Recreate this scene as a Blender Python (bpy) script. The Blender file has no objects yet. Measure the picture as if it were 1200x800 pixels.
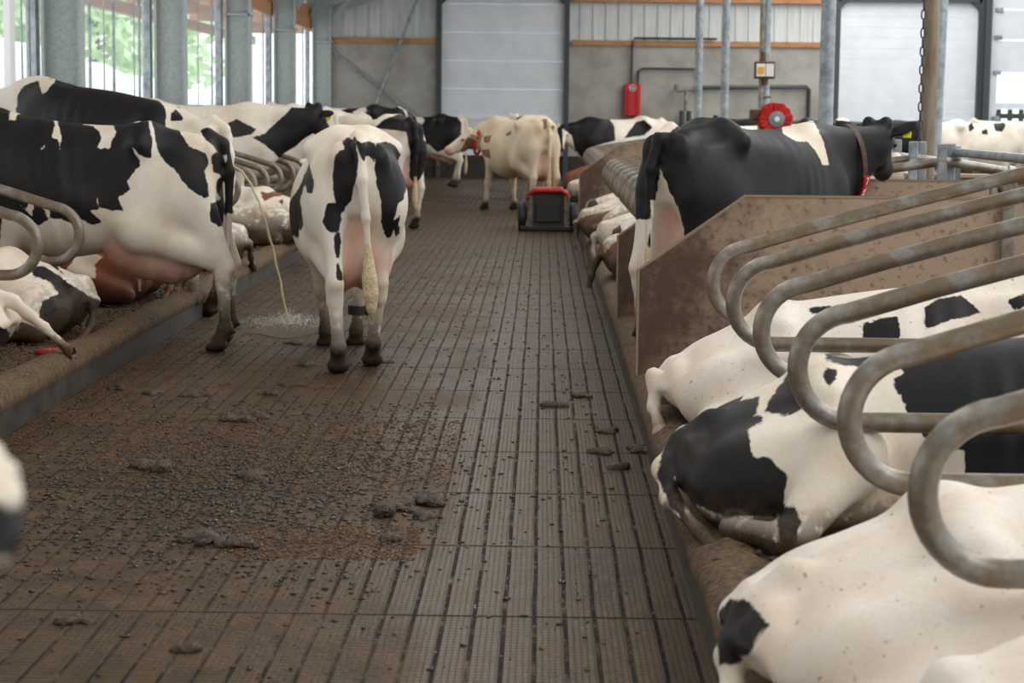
import bpy, math, random
import numpy as np
from mathutils import Vector, Matrix

# ------------------------------------------------------------------ camera
C = bpy.context.scene.collection
SC = bpy.context.scene
cam = bpy.data.cameras.new('camera')
camo = bpy.data.objects.new('camera', cam)
C.objects.link(camo)
F_PX = 2300.0
cam.sensor_width = 36.0
cam.lens = F_PX * 36.0 / 1200.0
cam.clip_start = 0.05
cam.clip_end = 400
_y = Vector((36 / F_PX, 268 / F_PX, -1)).normalized()
_z = Vector((0.0125, 1, 0)); _z = (_z - _y * _z.dot(_y)).normalized()
_x = _y.cross(_z)
_R = Matrix((_x, _y, _z))
camo.matrix_world = Matrix.Translation((0, 0, 1.52)) @ _R.to_4x4()
cam.dof.use_dof = True
cam.dof.focus_distance = 9.0
cam.dof.aperture_fstop = 5.6
SC.camera = camo

# ------------------------------------------------------------------ light
SC.view_settings.view_transform = 'Standard'
SC.view_settings.look = 'None'
SC.view_settings.gamma = 1.0
SC.view_settings.use_curve_mapping = False
SC.view_settings.exposure = 0.0
w = bpy.data.worlds.new('sky'); SC.world = w
w.use_nodes = True
nt = w.node_tree
bg = nt.nodes['Background']
bg.inputs[0].default_value = (0.88, 0.95, 1.0, 1)
bg.inputs[1].default_value = 1.7

def area(name, loc, rot, sx, sy, power, col=(1, 1, 1)):
    l = bpy.data.lights.new(name, 'AREA'); l.shape = 'RECTANGLE'
    l.size = sx; l.size_y = sy; l.energy = power; l.color = col
    o = bpy.data.objects.new(name, l); C.objects.link(o)
    o.location = loc; o.rotation_euler = rot
    return o
# daylight through the ridge skylight and through the long open window side
for k in range(4):
    area('ridge_skylight', (7.6, 3 + k * 12.5, 8.2), (0, math.radians(12), 0), 5.0, 11.5, 780, (1.0, 0.975, 0.94))
area('window_daylight', (-5.6, 22, 2.6), (0, math.radians(-90), 0), 2.0, 46, 250, (0.93, 0.97, 1.0))
area('roof_light_panel', (-0.8, 14, 5.05), (0, math.radians(0), 0), 1.1, 40, 420, (1.0, 0.97, 0.93))

# ------------------------------------------------------------------ materials
def lin(r, g, b):
    f = lambda c: ((c / 255) / 12.92 if c / 255 <= 0.04045 else ((c / 255 + 0.055) / 1.055) ** 2.4)
    return (f(r), f(g), f(b), 1)

class NT:
    def __init__(s, name):
        s.m = bpy.data.materials.new(name); s.m.use_nodes = True
        s.t = s.m.node_tree; s.b = s.t.nodes['Principled BSDF']
    def n(s, typ, **kw):
        o = s.t.nodes.new(typ)
        for k, v in kw.items(): setattr(o, k, v)
        return o
    def l(s, a, b): s.t.links.new(a, b)
    def coord(s, which='Object'):
        if not hasattr(s, '_tc'): s._tc = s.n('ShaderNodeTexCoord')
        return s._tc.outputs[which]
    def noise(s, scale, detail=4, rough=0.55, vec=None, stretch=None, dist=0):
        o = s.n('ShaderNodeTexNoise')
        o.inputs['Scale'].default_value = scale; o.inputs['Detail'].default_value = detail
        o.inputs['Roughness'].default_value = rough; o.inputs['Distortion'].default_value = dist
        v = vec or s.coord()
        if stretch:
            mp = s.n('ShaderNodeMapping'); mp.inputs['Scale'].default_value = stretch
            s.l(v, mp.inputs[0]); v = mp.outputs[0]
        s.l(v, o.inputs['Vector'])
        return o.outputs['Fac']
    def math(s, op, a, b=None, c=None, clamp=False):
        o = s.n('ShaderNodeMath', operation=op); o.use_clamp = clamp
        for i, v in enumerate((a, b, c)):
            if v is None: continue
            if isinstance(v, (int, float)): o.inputs[i].default_value = v
            else: s.l(v, o.inputs[i])
        return o.outputs[0]
    def ramp(s, fac, lo, hi):      # smoothstep lo..hi -> 0..1
        o = s.n('ShaderNodeMapRange', interpolation_type='SMOOTHSTEP')
        s.l(fac, o.inputs[0]); o.inputs[1].default_value = lo; o.inputs[2].default_value = hi
        return o.outputs[0]
    def mix(s, fac, a, b):
        o = s.n('ShaderNodeMix', data_type='RGBA')
        if isinstance(fac, (int, float)): o.inputs[0].default_value = fac
        else: s.l(fac, o.inputs[0])
        for i, v in ((6, a), (7, b)):
            if isinstance(v, tuple): o.inputs[i].default_value = v
            else: s.l(v, o.inputs[i])
        return o.outputs[2]
    def attr(s, name):
        o = s.n('ShaderNodeAttribute'); o.attribute_name = name
        return o.outputs['Fac']
    def bump(s, h, strength=0.4, dist=0.02):
        o = s.n('ShaderNodeBump'); o.inputs['Strength'].default_value = strength; o.inputs['Distance'].default_value = dist
        s.l(h, o.inputs['Height']); s.l(o.outputs[0], s.b.inputs['Normal'])
    def base(s, c):
        if isinstance(c, tuple): s.b.inputs['Base Color'].default_value = c
        else: s.l(c, s.b.inputs['Base Color'])
    def rough(s, r):
        if isinstance(r, (int, float)): s.b.inputs['Roughness'].default_value = r
        else: s.l(r, s.b.inputs['Roughness'])

def simple(name, c, rough=0.6, metal=0.0, c2=None, scale=12, bump=0.0, spread=(0.35, 0.7), stretch=None):
    m = NT(name)
    if c2:
        nf = m.noise(scale, 6, 0.6, stretch=stretch)
        m.base(m.mix(m.ramp(nf, *spread), c, c2))
        if bump: m.bump(nf, bump, 0.01)
    else: m.base(c)
    m.rough(rough); m.b.inputs['Metallic'].default_value = metal
    return m.m

M = {}
M['galv'] = simple('galvanised_steel', lin(165, 172, 176), 0.45, 0.45, lin(120, 128, 134), 9)
M['galv_dirty'] = simple('soiled_galvanised_tube', lin(156, 158, 156), 0.38, 0.35, lin(122, 106, 86), 9, 0.2, (0.3, 0.62))
M['column'] = simple('column_steel', lin(172, 180, 178), 0.6, 0.1, lin(152, 161, 160), 30)
M['dark_steel'] = simple('dark_steel', lin(70, 74, 78), 0.5, 0.3)
M['wood'] = simple('orange_timber', lin(190, 138, 92), 0.6, 0, lin(160, 108, 66), 5, stretch=(1, 8, 8))
M['cladding'] = simple('cladding', lin(214, 216, 214), 0.5, 0, lin(196, 198, 196), 3, stretch=(6, 1, .4))
M['door_panel'] = simple('door_panel', lin(232, 235, 240), 0.45, 0, lin(222, 225, 230), 2)
M['concrete'] = simple('concrete', lin(178, 174, 166), 0.8, 0, lin(150, 145, 136), 1.6, 0.1, (0.3, 0.75))
M['plinth'] = simple('dirty_plinth', lin(62, 54, 46), 0.8, 0, lin(40, 34, 30), 4)
M['black_rubber'] = simple('black_rubber', lin(30, 30, 32), 0.55)
bb_ = NT('brown_board')
_sx = bb_.n('ShaderNodeSeparateXYZ'); bb_.l(bb_.coord(), _sx.inputs[0])
_n1 = bb_.noise(2.2, 6, .65); _n2 = bb_.noise(22, 5, .65); _n3 = bb_.noise(60, 3, .6)
_soil = bb_.math('ADD', bb_.math('SUBTRACT', bb_.math('MULTIPLY', _n1, 1.3), bb_.math('MULTIPLY', _sx.outputs[0], .42)), bb_.math('MULTIPLY', _n2, .35))
_c = bb_.mix(bb_.ramp(_soil, .28, .85), lin(172, 148, 126), lin(82, 60, 46))
_c = bb_.mix(bb_.math('MULTIPLY', bb_.ramp(_n2, .54, .66), .6), _c, lin(70, 52, 40))
_c = bb_.mix(bb_.math('MULTIPLY', bb_.ramp(_n3, .66, .74), .5), _c, lin(170, 146, 122))
bb_.base(_c); bb_.rough(.6); bb_.bump(_n2, .15, .01); M['brown_board'] = bb_.m
M['board_edge'] = simple('board_edge', lin(150, 128, 106), 0.6)
M['red'] = simple('red_plastic', lin(196, 28, 32), 0.35)
M['red_dirty'] = simple('red_soiled', lin(190, 34, 36), 0.45, 0, lin(120, 36, 30), 20)
M['white'] = simple('white_paint', lin(235, 235, 232), 0.5)
M['yellow'] = simple('yellow_tag', lin(232, 214, 40), 0.45)
M['strap'] = simple('brown_strap', lin(84, 52, 40), 0.6, 0, lin(60, 38, 30), 30)
M['eye'] = simple('eye', (0.006, 0.004, 0.003, 1), 0.08)
M['roof'] = simple('roof_sheet', lin(190, 190, 186), 0.6)
M['kerb'] = simple('kerb_concrete', lin(72, 68, 64), 0.5, 0, lin(46, 41, 36), 6, 0.15)
M['dung'] = simple('manure', lin(66, 46, 25), 0.45, 0, lin(40, 29, 16), 60, 1.0)
M['dry_dung'] = simple('dry_manure', lin(116, 84, 54), 0.8, 0, lin(70, 50, 33), 25, 0.5)
M['machine_dark'] = simple('dark_machine_shell', lin(44, 36, 32), 0.5, 0, lin(70, 56, 46), 14, 0.2, (0.5, 0.8))
M['rust'] = simple('rusty_brown', lin(112, 78, 54), 0.7, 0, lin(82, 56, 40), 10)

# ------------------------------------------------------------------ mesh helpers
class MB:
    def __init__(s): s.v = []; s.f = []
    def add(s, vs, fs):
        n = len(s.v); s.v += [tuple(v) for v in vs]; s.f += [tuple(i + n for i in f) for f in fs]; return s
    def box(s, x0, x1, y0, y1, z0, z1, bev=0.0):
        if bev <= 0:
            vs = [(x, y, z) for z in (z0, z1) for y in (y0, y1) for x in (x0, x1)]
            return s.add(vs, [(0, 2, 3, 1), (4, 5, 7, 6), (0, 1, 5, 4), (2, 6, 7, 3), (0, 4, 6, 2), (1, 3, 7, 5)])
        b = bev
        # chamfered box: 24 vertices
        vs = []; idx = {}
        for sx in (0, 1):
            for sy in (0, 1):
                for sz in (0, 1):
                    X = (x0, x1)[sx]; Y = (y0, y1)[sy]; Z = (z0, z1)[sz]
                    ix = X + (b if sx == 0 else -b); iy = Y + (b if sy == 0 else -b); iz = Z + (b if sz == 0 else -b)
                    for a, p in (('x', (X, iy, iz)), ('y', (ix, Y, iz)), ('z', (ix, iy, Z))):
                        idx[(sx, sy, sz, a)] = len(vs); vs.append(p)
        g = lambda sx, sy, sz, a: idx[(sx, sy, sz, a)]
        fs = []
        for q in (0, 1):
            fs.append([g(q, 0, 0, 'x'), g(q, 1, 0, 'x'), g(q, 1, 1, 'x'), g(q, 0, 1, 'x')])
            fs.append([g(0, q, 0, 'y'), g(1, q, 0, 'y'), g(1, q, 1, 'y'), g(0, q, 1, 'y')])
            fs.append([g(0, 0, q, 'z'), g(1, 0, q, 'z'), g(1, 1, q, 'z'), g(0, 1, q, 'z')])
            for r in (0, 1):
                fs.append([g(q, r, 0, 'x'), g(q, r, 1, 'x'), g(q, r, 1, 'y'), g(q, r, 0, 'y')])
                fs.append([g(q, 0, r, 'x'), g(q, 1, r, 'x'), g(q, 1, r, 'z'), g(q, 0, r, 'z')])
                fs.append([g(0, q, r, 'y'), g(1, q, r, 'y'), g(1, q, r, 'z'), g(0, q, r, 'z')])
                for t in (0, 1):
                    fs.append([g(q, r, t, 'x'), g(q, r, t, 'y'), g(q, r, t, 'z')])
        return s.add(vs, fs)
    def tube(s, pts, r, n=12, cap=True):
        pts = [Vector(p) for p in pts]; k = len(pts)
        rs = r if isinstance(r, (list, tuple)) else [r] * k
        t0 = (pts[1] - pts[0]).normalized()
        u = t0.orthogonal().normalized(); vs = []
        for i, p in enumerate(pts):
            a = pts[max(i - 1, 0)]; b = pts[min(i + 1, k - 1)]
            t = (b - a).normalized()
            u = (u - t * u.dot(t)).normalized(); w_ = t.cross(u)
            for j in range(n):
                an = 2 * math.pi * j / n
                vs.append(p + (u * math.cos(an) + w_ * math.sin(an)) * rs[i])
        fs = [(i * n + j, i * n + (j + 1) % n, (i + 1) * n + (j + 1) % n, (i + 1) * n + j) for i in range(k - 1) for j in range(n)]
        if cap:
            fs.append(tuple(range(n))[::-1]); fs.append(tuple((k - 1) * n + j for j in range(n)))
        return s.add(vs, fs)
    def prism(s, poly, axis, a, b):   # polygon (2 coords) extruded along axis
        n = len(poly)
        def P(q, h):
            return {'x': (h, q[0], q[1]), 'y': (q[0], h, q[1]), 'z': (q[0], q[1], h)}[axis]
        vs = [P(q, a) for q in poly] + [P(q, b) for q in poly]
        fs = [tuple(range(n))[::-1], tuple(range(n, 2 * n))] + [(i, (i + 1) % n, n + (i + 1) % n, n + i) for i in range(n)]
        return s.add(vs, fs)
    def lathe(s, prof, c, axis=(0, 0, 1), n=24):   # prof: (radius, height)
        ax = Vector(axis).normalized(); u = ax.orthogonal().normalized(); w_ = ax.cross(u); c = Vector(c)
        vs = []
        for r, h in prof:
            for j in range(n):
                an = 2 * math.pi * j / n
                vs.append(c + ax * h + (u * math.cos(an) + w_ * math.sin(an)) * r)
        k = len(prof)
        fs = [(i * n + j, i * n + (j + 1) % n, (i + 1) * n + (j + 1) % n, (i + 1) * n + j) for i in range(k - 1) for j in range(n)]
        fs.append(tuple(range(n))[::-1]); fs.append(tuple((k - 1) * n + j for j in range(n)))
        return s.add(vs, fs)
    def build(s, name, mat, parent=None, smooth=False, angle=None):
        me = bpy.data.meshes.new(name); me.from_pydata(s.v, [], s.f)
        import bmesh
        b = bmesh.new(); b.from_mesh(me); bmesh.ops.recalc_face_normals(b, faces=b.faces); b.to_mesh(me); b.free()
        me.materials.append(mat)
        if smooth:
            for p in me.polygons: p.use_smooth = True
            me.set_sharp_from_angle(angle=math.radians(angle or 45))
        o = bpy.data.objects.new(name, me); C.objects.link(o)
        if parent: o.parent = parent
        return o

def thing(name, loc, rz=0):
    o = bpy.data.objects.new(name, None); C.objects.link(o)
    o.location = loc; o.rotation_euler = (0, 0, rz); o.empty_display_size = 0.1
    return o
def tag(o, label, cat, group=None, kind=None):
    o['label'] = label; o['category'] = cat
    if group: o['group'] = group
    if kind: o['kind'] = kind
    return o
def struct(o):
    o['kind'] = 'structure'; return o
def dup(o, name=None, parent=None):
    c = o.copy(); C.objects.link(c); c.parent = parent
    for ch in list(o.children): dup(ch, None, c)
    return c
# ------------------------------------------------------------------ the setting
Y0, YB = -3.0, 46.0
LK, RK = -2.5, 0.5           # kerb faces of the alley
# floor: slatted rubber alley
fm = NT('slatted_floor')
sx = fm.n('ShaderNodeSeparateXYZ'); fm.l(fm.coord(), sx.inputs[0])
X, Y = sx.outputs[0], sx.outputs[1]
wob = fm.noise(1.3, 2, 0.5)
Xw = fm.math('ADD', X, fm.math('MULTIPLY', wob, 0.012))
def lines(v, pitch, width, soft):
    a = fm.math('PINGPONG', v, pitch / 2)           # 0..pitch/2
    return fm.math('SUBTRACT', 1.0, fm.ramp(a, width - soft, width + soft))
slot = fm.math('MULTIPLY', lines(Xw, 0.0915, 0.0055, 0.002), fm.ramp(fm.noise(9, 4, .65, stretch=(1, .5, 1)), .3, .5))
fine_x = lines(X, 0.0183, 0.0019, 0.001)
fine_y = lines(Y, 0.03, 0.0034, 0.0015)
cross = lines(Y, 0.97, 0.008, 0.004)
n1 = fm.noise(0.9, 5, 0.6); n2 = fm.noise(7, 6, 0.65); n3 = fm.noise(40, 4, 0.6)
dirty = fm.math('SUBTRACT', 1.0, fm.ramp(fm.math('ADD', X, fm.math('MULTIPLY', fm.math('SUBTRACT', n2, 0.5), 0.25)), -0.42, -0.28))
film = fm.math('MULTIPLY', dirty, fm.ramp(n1, 0.38, 0.6))
grid = fm.math('MULTIPLY', fm.math('MAXIMUM', fine_x, fine_y), fm.math('SUBTRACT', 1.0, fm.math('MULTIPLY', film, 0.9)))
slotm = fm.math('MULTIPLY', fm.math('MAXIMUM', slot, cross), fm.math('SUBTRACT', 1.0, fm.math('MULTIPLY', film, 0.55)))
base = fm.mix(fm.ramp(n2, 0.3, 0.75), lin(64, 47, 21), lin(90, 67, 33))
base = fm.mix(fm.math('MULTIPLY', dirty, fm.ramp(n1, 0.3, 0.7)), base, fm.mix(fm.ramp(n2, 0.35, 0.7), lin(50, 34, 17), lin(96, 65, 35)))
base = fm.mix(fm.math('MULTIPLY', grid, 0.55), base, lin(34, 28, 20))
base = fm.mix(fm.math('MULTIPLY', slotm, 0.95), base, lin(12, 10, 8))
base = fm.mix(fm.math('MULTIPLY', fm.ramp(n3, 0.58, 0.75), 0.5), base, lin(36, 28, 20))
fm.base(base)
glint = fm.ramp(fm.noise(55, 3, .6, stretch=(1, .35, 1)), .56, .62)
fm.rough(fm.math('ADD', fm.math('ADD', 0.22, fm.math('MULTIPLY', slotm, fm.math('SUBTRACT', .55, fm.math('MULTIPLY', glint, .72)))), fm.math('ADD', fm.math('MULTIPLY', n2, 0.32), fm.math('MULTIPLY', film, .12))))
h = fm.math('SUBTRACT', fm.math('ADD', fm.math('MULTIPLY', n2, 0.5), fm.math('MULTIPLY', n3, fm.math('ADD', 0.15, fm.math('MULTIPLY', film, 1.1)))),
            fm.math('ADD', fm.math('MULTIPLY', slotm, 1.0), fm.math('MULTIPLY', grid, 0.35)))
fm.bump(h, 0.8, 0.014); fm.b.inputs['Specular IOR Level'].default_value = .32
b = MB(); b.box(-5.3, 16.0, Y0, YB + .3, -0.2, 0.0)
struct(b.build('floor', fm.m))

def bed(name, xe, sgn, depth, y0, y1, seed):
    """cubicle bed: rounded soft kerb roll then a littered mat; one structure mesh"""
    rng = np.random.default_rng(seed)
    prof = [(0.0, 0.10), (-0.025, 0.135), (-0.02, 0.18), (0.03, 0.215), (0.09, 0.225), (0.15, 0.21), (0.2, 0.19)]
    prof += [(0.2 + (depth - .2) * (i + 1) / 14, 0.19 + 0.02 * i / 14) for i in range(14)]
    ny = int((y1 - y0) / 0.09)
    nz = rng.normal(size=(ny + 1, len(prof)))
    for _ in range(2):
        nz = (nz + np.roll(nz, 1, 0) + np.roll(nz, -1, 0) + np.roll(nz, 1, 1)) / 3.2
    b = MB(); vs = []; fs = []
    for i in range(ny + 1):
        y = y0 + (y1 - y0) * i / ny
        for j, (dx, z) in enumerate(prof):
            a = 0.008 if 0 < j else 0
            vs.append((xe + sgn * dx + nz[i, j] * a * .5, y, z + nz[i, j] * a))
    k = len(prof)
    for i in range(ny):
        for j in range(k - 1):
            fs.append((i * k + j, i * k + j + 1, (i + 1) * k + j + 1, (i + 1) * k + j))
    # skirt down to the floor, ends
    n0 = len(vs)
    for i in range(ny + 1):
        y = y0 + (y1 - y0) * i / ny
        vs.append((xe + sgn * depth, y, 0.0))
        vs.append((xe, y, 0.0))
    for i in range(ny):
        fs.append((i * k + k - 1, n0 + 2 * i, n0 + 2 * i + 2, (i + 1) * k + k - 1))
        fs.append((i * k, (i + 1) * k, n0 + 2 * i + 3, n0 + 2 * i + 1))
    for i in (0, ny):
        fs.append(tuple(i * k + j for j in range(k)) + (n0 + 2 * i, n0 + 2 * i + 1))
    b.add(vs, fs)
    return b.build(name, M['bedding'], smooth=True, angle=70)
bm_ = NT('bedding')
na = bm_.noise(6, 6, 0.65); nb = bm_.noise(45, 4, 0.6)
bm_.base(bm_.mix(bm_.ramp(nb, 0.35, 0.7), bm_.mix(bm_.ramp(na, 0.35, 0.65), lin(84, 64, 44), lin(58, 44, 30)), lin(116, 92, 64)))
bm_.rough(0.85); bm_.bump(nb, 0.7, 0.02); M['bedding'] = bm_.m
struct(bed('trim_1', LK, -1, 2.45, 2.4, 35.0, 1))
struct(bed('trim_2', RK, 1, 4.9, 1.0, 35.5, 2))
b = MB(); b.box(LK - .03, LK + .012, 2.4, 35.0, 0, 0.125); struct(b.build('baseboard_left', M['kerb']))
b = MB(); b.box(RK - .012, RK + .03, 1.0, 35.5, 0, 0.115); struct(b.build('baseboard_right', M['kerb']))

# back wall: concrete below, ribbed cladding above, dark splashed plinth
XL, XR = -5.25, 16.0
D1, D2, D3 = (-2.42, 0.54), (6.78, 10.08), (10.32, 13.6)
b = MB()
for x0, x1 in ((XL, D1[0]), (D1[1], D2[0]), (D2[1], D3[0]), (D3[1], XR)):
    b.box(x0, x1, YB, YB + .25, 0, 3.12)
struct(b.build('wall_back', M['concrete']))
b = MB()
for x0, x1 in ((XL, D1[0]), (D1[1], D2[0]), (D2[1], D3[0]), (D3[1], XR)):
    b.box(x0, x1, YB + .08, YB + .2, 3.12, 4.2)
    x = x0
    while x < x1 - .1:
        b.box(x, x + .05, YB + .055, YB + .09, 3.22, 4.2); x += 0.3
b.prism([(XL, 4.2), (XR, 4.2), (XR, 7.0), (9.0, 9.2), (XL, 4.2 + .01)], 'y', YB + .08, YB + .2)
struct(b.build('wall_back_upper', M['cladding']))
b = MB(); b.box(XL, XR, YB - .04, YB, 0, 0.52); struct(b.build('baseboard_back', M['plinth']))
b = MB()
for x0, x1 in ((XL + .25, D1[0] - .06), (D1[1] + .12, D2[0] - .08)):
    b.box(x0, x1, YB - .06, YB + .05, 3.08, 3.2); 
b.box(D1[1] + .12, D2[0] - .08, YB - .06, YB + .1, 4.08, 4.2)
struct(b.build('trim_3', M['wood']))
def roll_door(nm, x0, x1, z0, z1, pitch, ym, mat, rib=0.012):
    b = MB()
    z = z0
    while z < z1 - .01:
        zz = min(z + pitch, z1)
        b.box(x0, x1, ym, ym + .05, z + rib / 2, zz - rib / 2)
        b.box(x0, x1, ym + .008, ym + .04, zz - rib, zz + rib * .2)
        z = zz
    return struct(b.build(nm, mat))
roll_door('door_1', D1[0] + .05, D1[1] - .05, 1.4, 4.14, 0.65, YB + .02, M['door_panel'])
b = MB(); b.box(D1[0] + .05, D1[1] - .05, YB + .0, YB + .06, 0.3, 1.33); b.box(D1[0] + .05, D1[1] - .05, YB - .02, YB + .08, 1.33, 1.42)
struct(b.build('door_1_lower', M['door_panel']))
roll_door('door_2', D2[0] + .05, D2[1] - .05, 0.2, 4.25, 0.24, YB + .02, M['door_panel'], 0.008)
# sectional door 3 with a lit window gap
b = MB()
for z0, z1 in ((2.55, 3.3), (3.3, 4.0), (4.0, 4.7)):
    b.box(D3[0] + .18, D3[1], YB - .02, YB + .03, z0 + .015, z1 - .015)
b.box(D3[0] + .02, D3[0] + .18, YB - .03, YB + .03, 1.0, 4.7)
b.box(D3[0] + .18, D3[1], YB - .02, YB + .03, 1.72, 1.86)
dr = struct(b.build('door_3', M['door_panel']))
b = MB()
for z in (1.5, 2.55, 3.35, 3.98): b.box(D3[0] + .08, D3[0] + .26, YB - .08, YB - .02, z - .05, z + .05, .012)
b.build('hinge', M['galv'], dr)
# door frames and gable steel
for i, (x0, x1) in enumerate((D1, D2)):
    b = MB()
    b.box(x0 - .06, x0 + .06, YB - .12, YB + .02, 0, 4.3); b.box(x1 - .06, x1 + .06, YB - .12, YB + .02, 0, 4.3)
    b.box(x0, x1, YB - .12, YB + .02, 4.14, 4.3)
    b.prism([(x0 + .06, 4.14), (x0 + .22, 4.14), (x0 + .06, 3.98)], 'y', YB - .1, YB); b.prism([(x1 - .06, 4.14), (x1 - .22, 4.14), (x1 - .06, 3.98)], 'y', YB - .1, YB)
    struct(b.build('trim_%d' % (4 + i), M['dark_steel']))
b = MB(); b.box(D2[1] + .06, D2[1] + .2, YB - .3, YB, 0, 4.8); struct(b.build('trim_6', M['dark_steel']))
# cross bracing rods on the left gable bay
b = MB()
b.tube([(-5.1, YB - .1, 3.05), (-2.9, YB - .1, 1.35), (-2.75, YB - .1, 1.2)], .03, 8)
b.tube([(-4.05, YB - .14, 1.2), (-3.0, YB - .14, 3.9), (-2.75, YB - .14, 4.4)], .035, 8)
struct(b.build('trim_7', M['galv']))
# roof: two slopes with rafters
b = MB()
b.prism([(-6.6, 3.45), (5.2, 7.42), (5.2, 7.5), (-6.6, 3.55)], 'y', Y0 - 2, YB + .3)
b.prism([(16.5, 6.5), (10.2, 8.6), (10.2, 8.7), (16.5, 6.6)], 'y', Y0 - 2, YB + .3)
struct(b.build('ceiling', M['roof']))
b = MB()
COLY = [14.2, 20.0, 25.8, 31.5, 37.2, 43.4]
for y in COLY + [YB - .3]:
    b.prism([(-5.2, 3.62), (5.2, 7.1), (5.2, 7.4), (-5.2, 3.9)], 'y', y + .02, y + .16)
for y in COLY[1:]:
    b.prism([(-5.0, 2.95), (-4.2, 3.93), (-4.2, 4.08), (-5.0, 3.12)], 'y', y + .04, y + .14)
struct(b.build('trim_8', M['column']))
b = MB(); b.box(-5.3, 16, Y0 - .2, Y0, 0, 6.5); struct(b.build('wall_front_unseen', M['cladding']))  # unseen end wall behind the camera, added to cut frontal ambient light
# left side: low wall, timber header, open bays with netting and thin uprights
b = MB(); b.box(-5.3, -5.08, Y0, YB, 0, 1.52); struct(b.build('wall_left', M['concrete']))
b = MB(); b.box(-5.34, -5.04, Y0, YB, 1.52, 1.58); struct(b.build('trim_9', M['galv']))
b = MB()
b.box(-5.26, -5.1, Y0, YB, 3.28, 3.52); b.box(-5.26, -5.14, Y0, YB, 3.54, 3.8)
struct(b.build('trim_10', M['wood']))
b = MB()
for y in np.arange(9, 46, 2.9): b.box(-6.8, -5.3, y, y + .09, 3.2, 3.42)
b.box(-6.8, -6.68, 6, 46, 3.02, 3.2)
for y in (28.0, 36.5): b.box(-6.8, -6.66, y, y + .16, 0, 3.05)
struct(b.build('trim_11', M['wood']))
net = NT('wind_net'); tn = net.t
tr = net.n('ShaderNodeBsdfTransparent'); tl = net.n('ShaderNodeBsdfTranslucent'); tl.inputs[0].default_value = (.9, .92, .92, 1)
mx = net.n('ShaderNodeMixShader'); mx.inputs[0].default_value = 0.16
net.l(tr.outputs[0], mx.inputs[1]); net.l(tl.outputs[0], mx.inputs[2]); net.l(mx.outputs[0], tn.nodes['Material Output'].inputs[0])
M['net'] = net.m
BARS = [[10.5, 12.0, 13.2], [15.7, 16.8, 18.9, 19.45, 19.7], [22.35, 23.1, 23.6, 24.8, 25.1], [28.2, 29.4, 30.6], [34.0, 34.9, 36.2], [39.0, 40.6, 42.2]]
edges = [8.4] + COLY
for i in range(6):
    y0, y1 = edges[i] + .2, edges[i + 1] - .02
    b = MB()
    b.box(-5.22, -5.12, y0 - .16, y0 - .1, 1.58, 3.28); b.box(-5.22, -5.12, y1 - .05, y1, 1.58, 3.28)
    fr = struct(b.build('window_%d' % (i + 1), M['galv']))
    b = MB(); b.add([(-5.2, y0, 1.58), (-5.2, y1, 1.58), (-5.2, y1, 3.28), (-5.2, y0, 3.28)], [(0, 1, 2, 3)]); b.build('wind_net', M['net'], fr)
    for q, y in enumerate(BARS[i]):
        b = MB(); r = .09 if y == 18.9 else (.03 if q % 2 == 0 else .015)
        b.box(-5.14, -5.14 + r * .7, y - r, y + r, 1.58, 3.3); b.build('mullion', M['white'] if y == 18.9 else M['galv'], fr)
for i, y in enumerate(COLY):
    b = MB()
    b.box(-5.06, -5.03, y - .1, y + .1, 0, 3.75); b.box(-4.69, -4.66, y - .1, y + .1, 0, 3.75); b.box(-5.03, -4.69, y - .012, y + .012, 0, 3.75)
    b.box(-5.06, -4.62, y - .1, y + .1, 3.0, 3.03)
    struct(b.build('trim_%d' % (20 + i), M['column']))
b = MB(); b.box(-5.25, -4.98, YB - .3, YB, 0, 3.75); struct(b.build('trim_26', M['dark_steel']))
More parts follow.
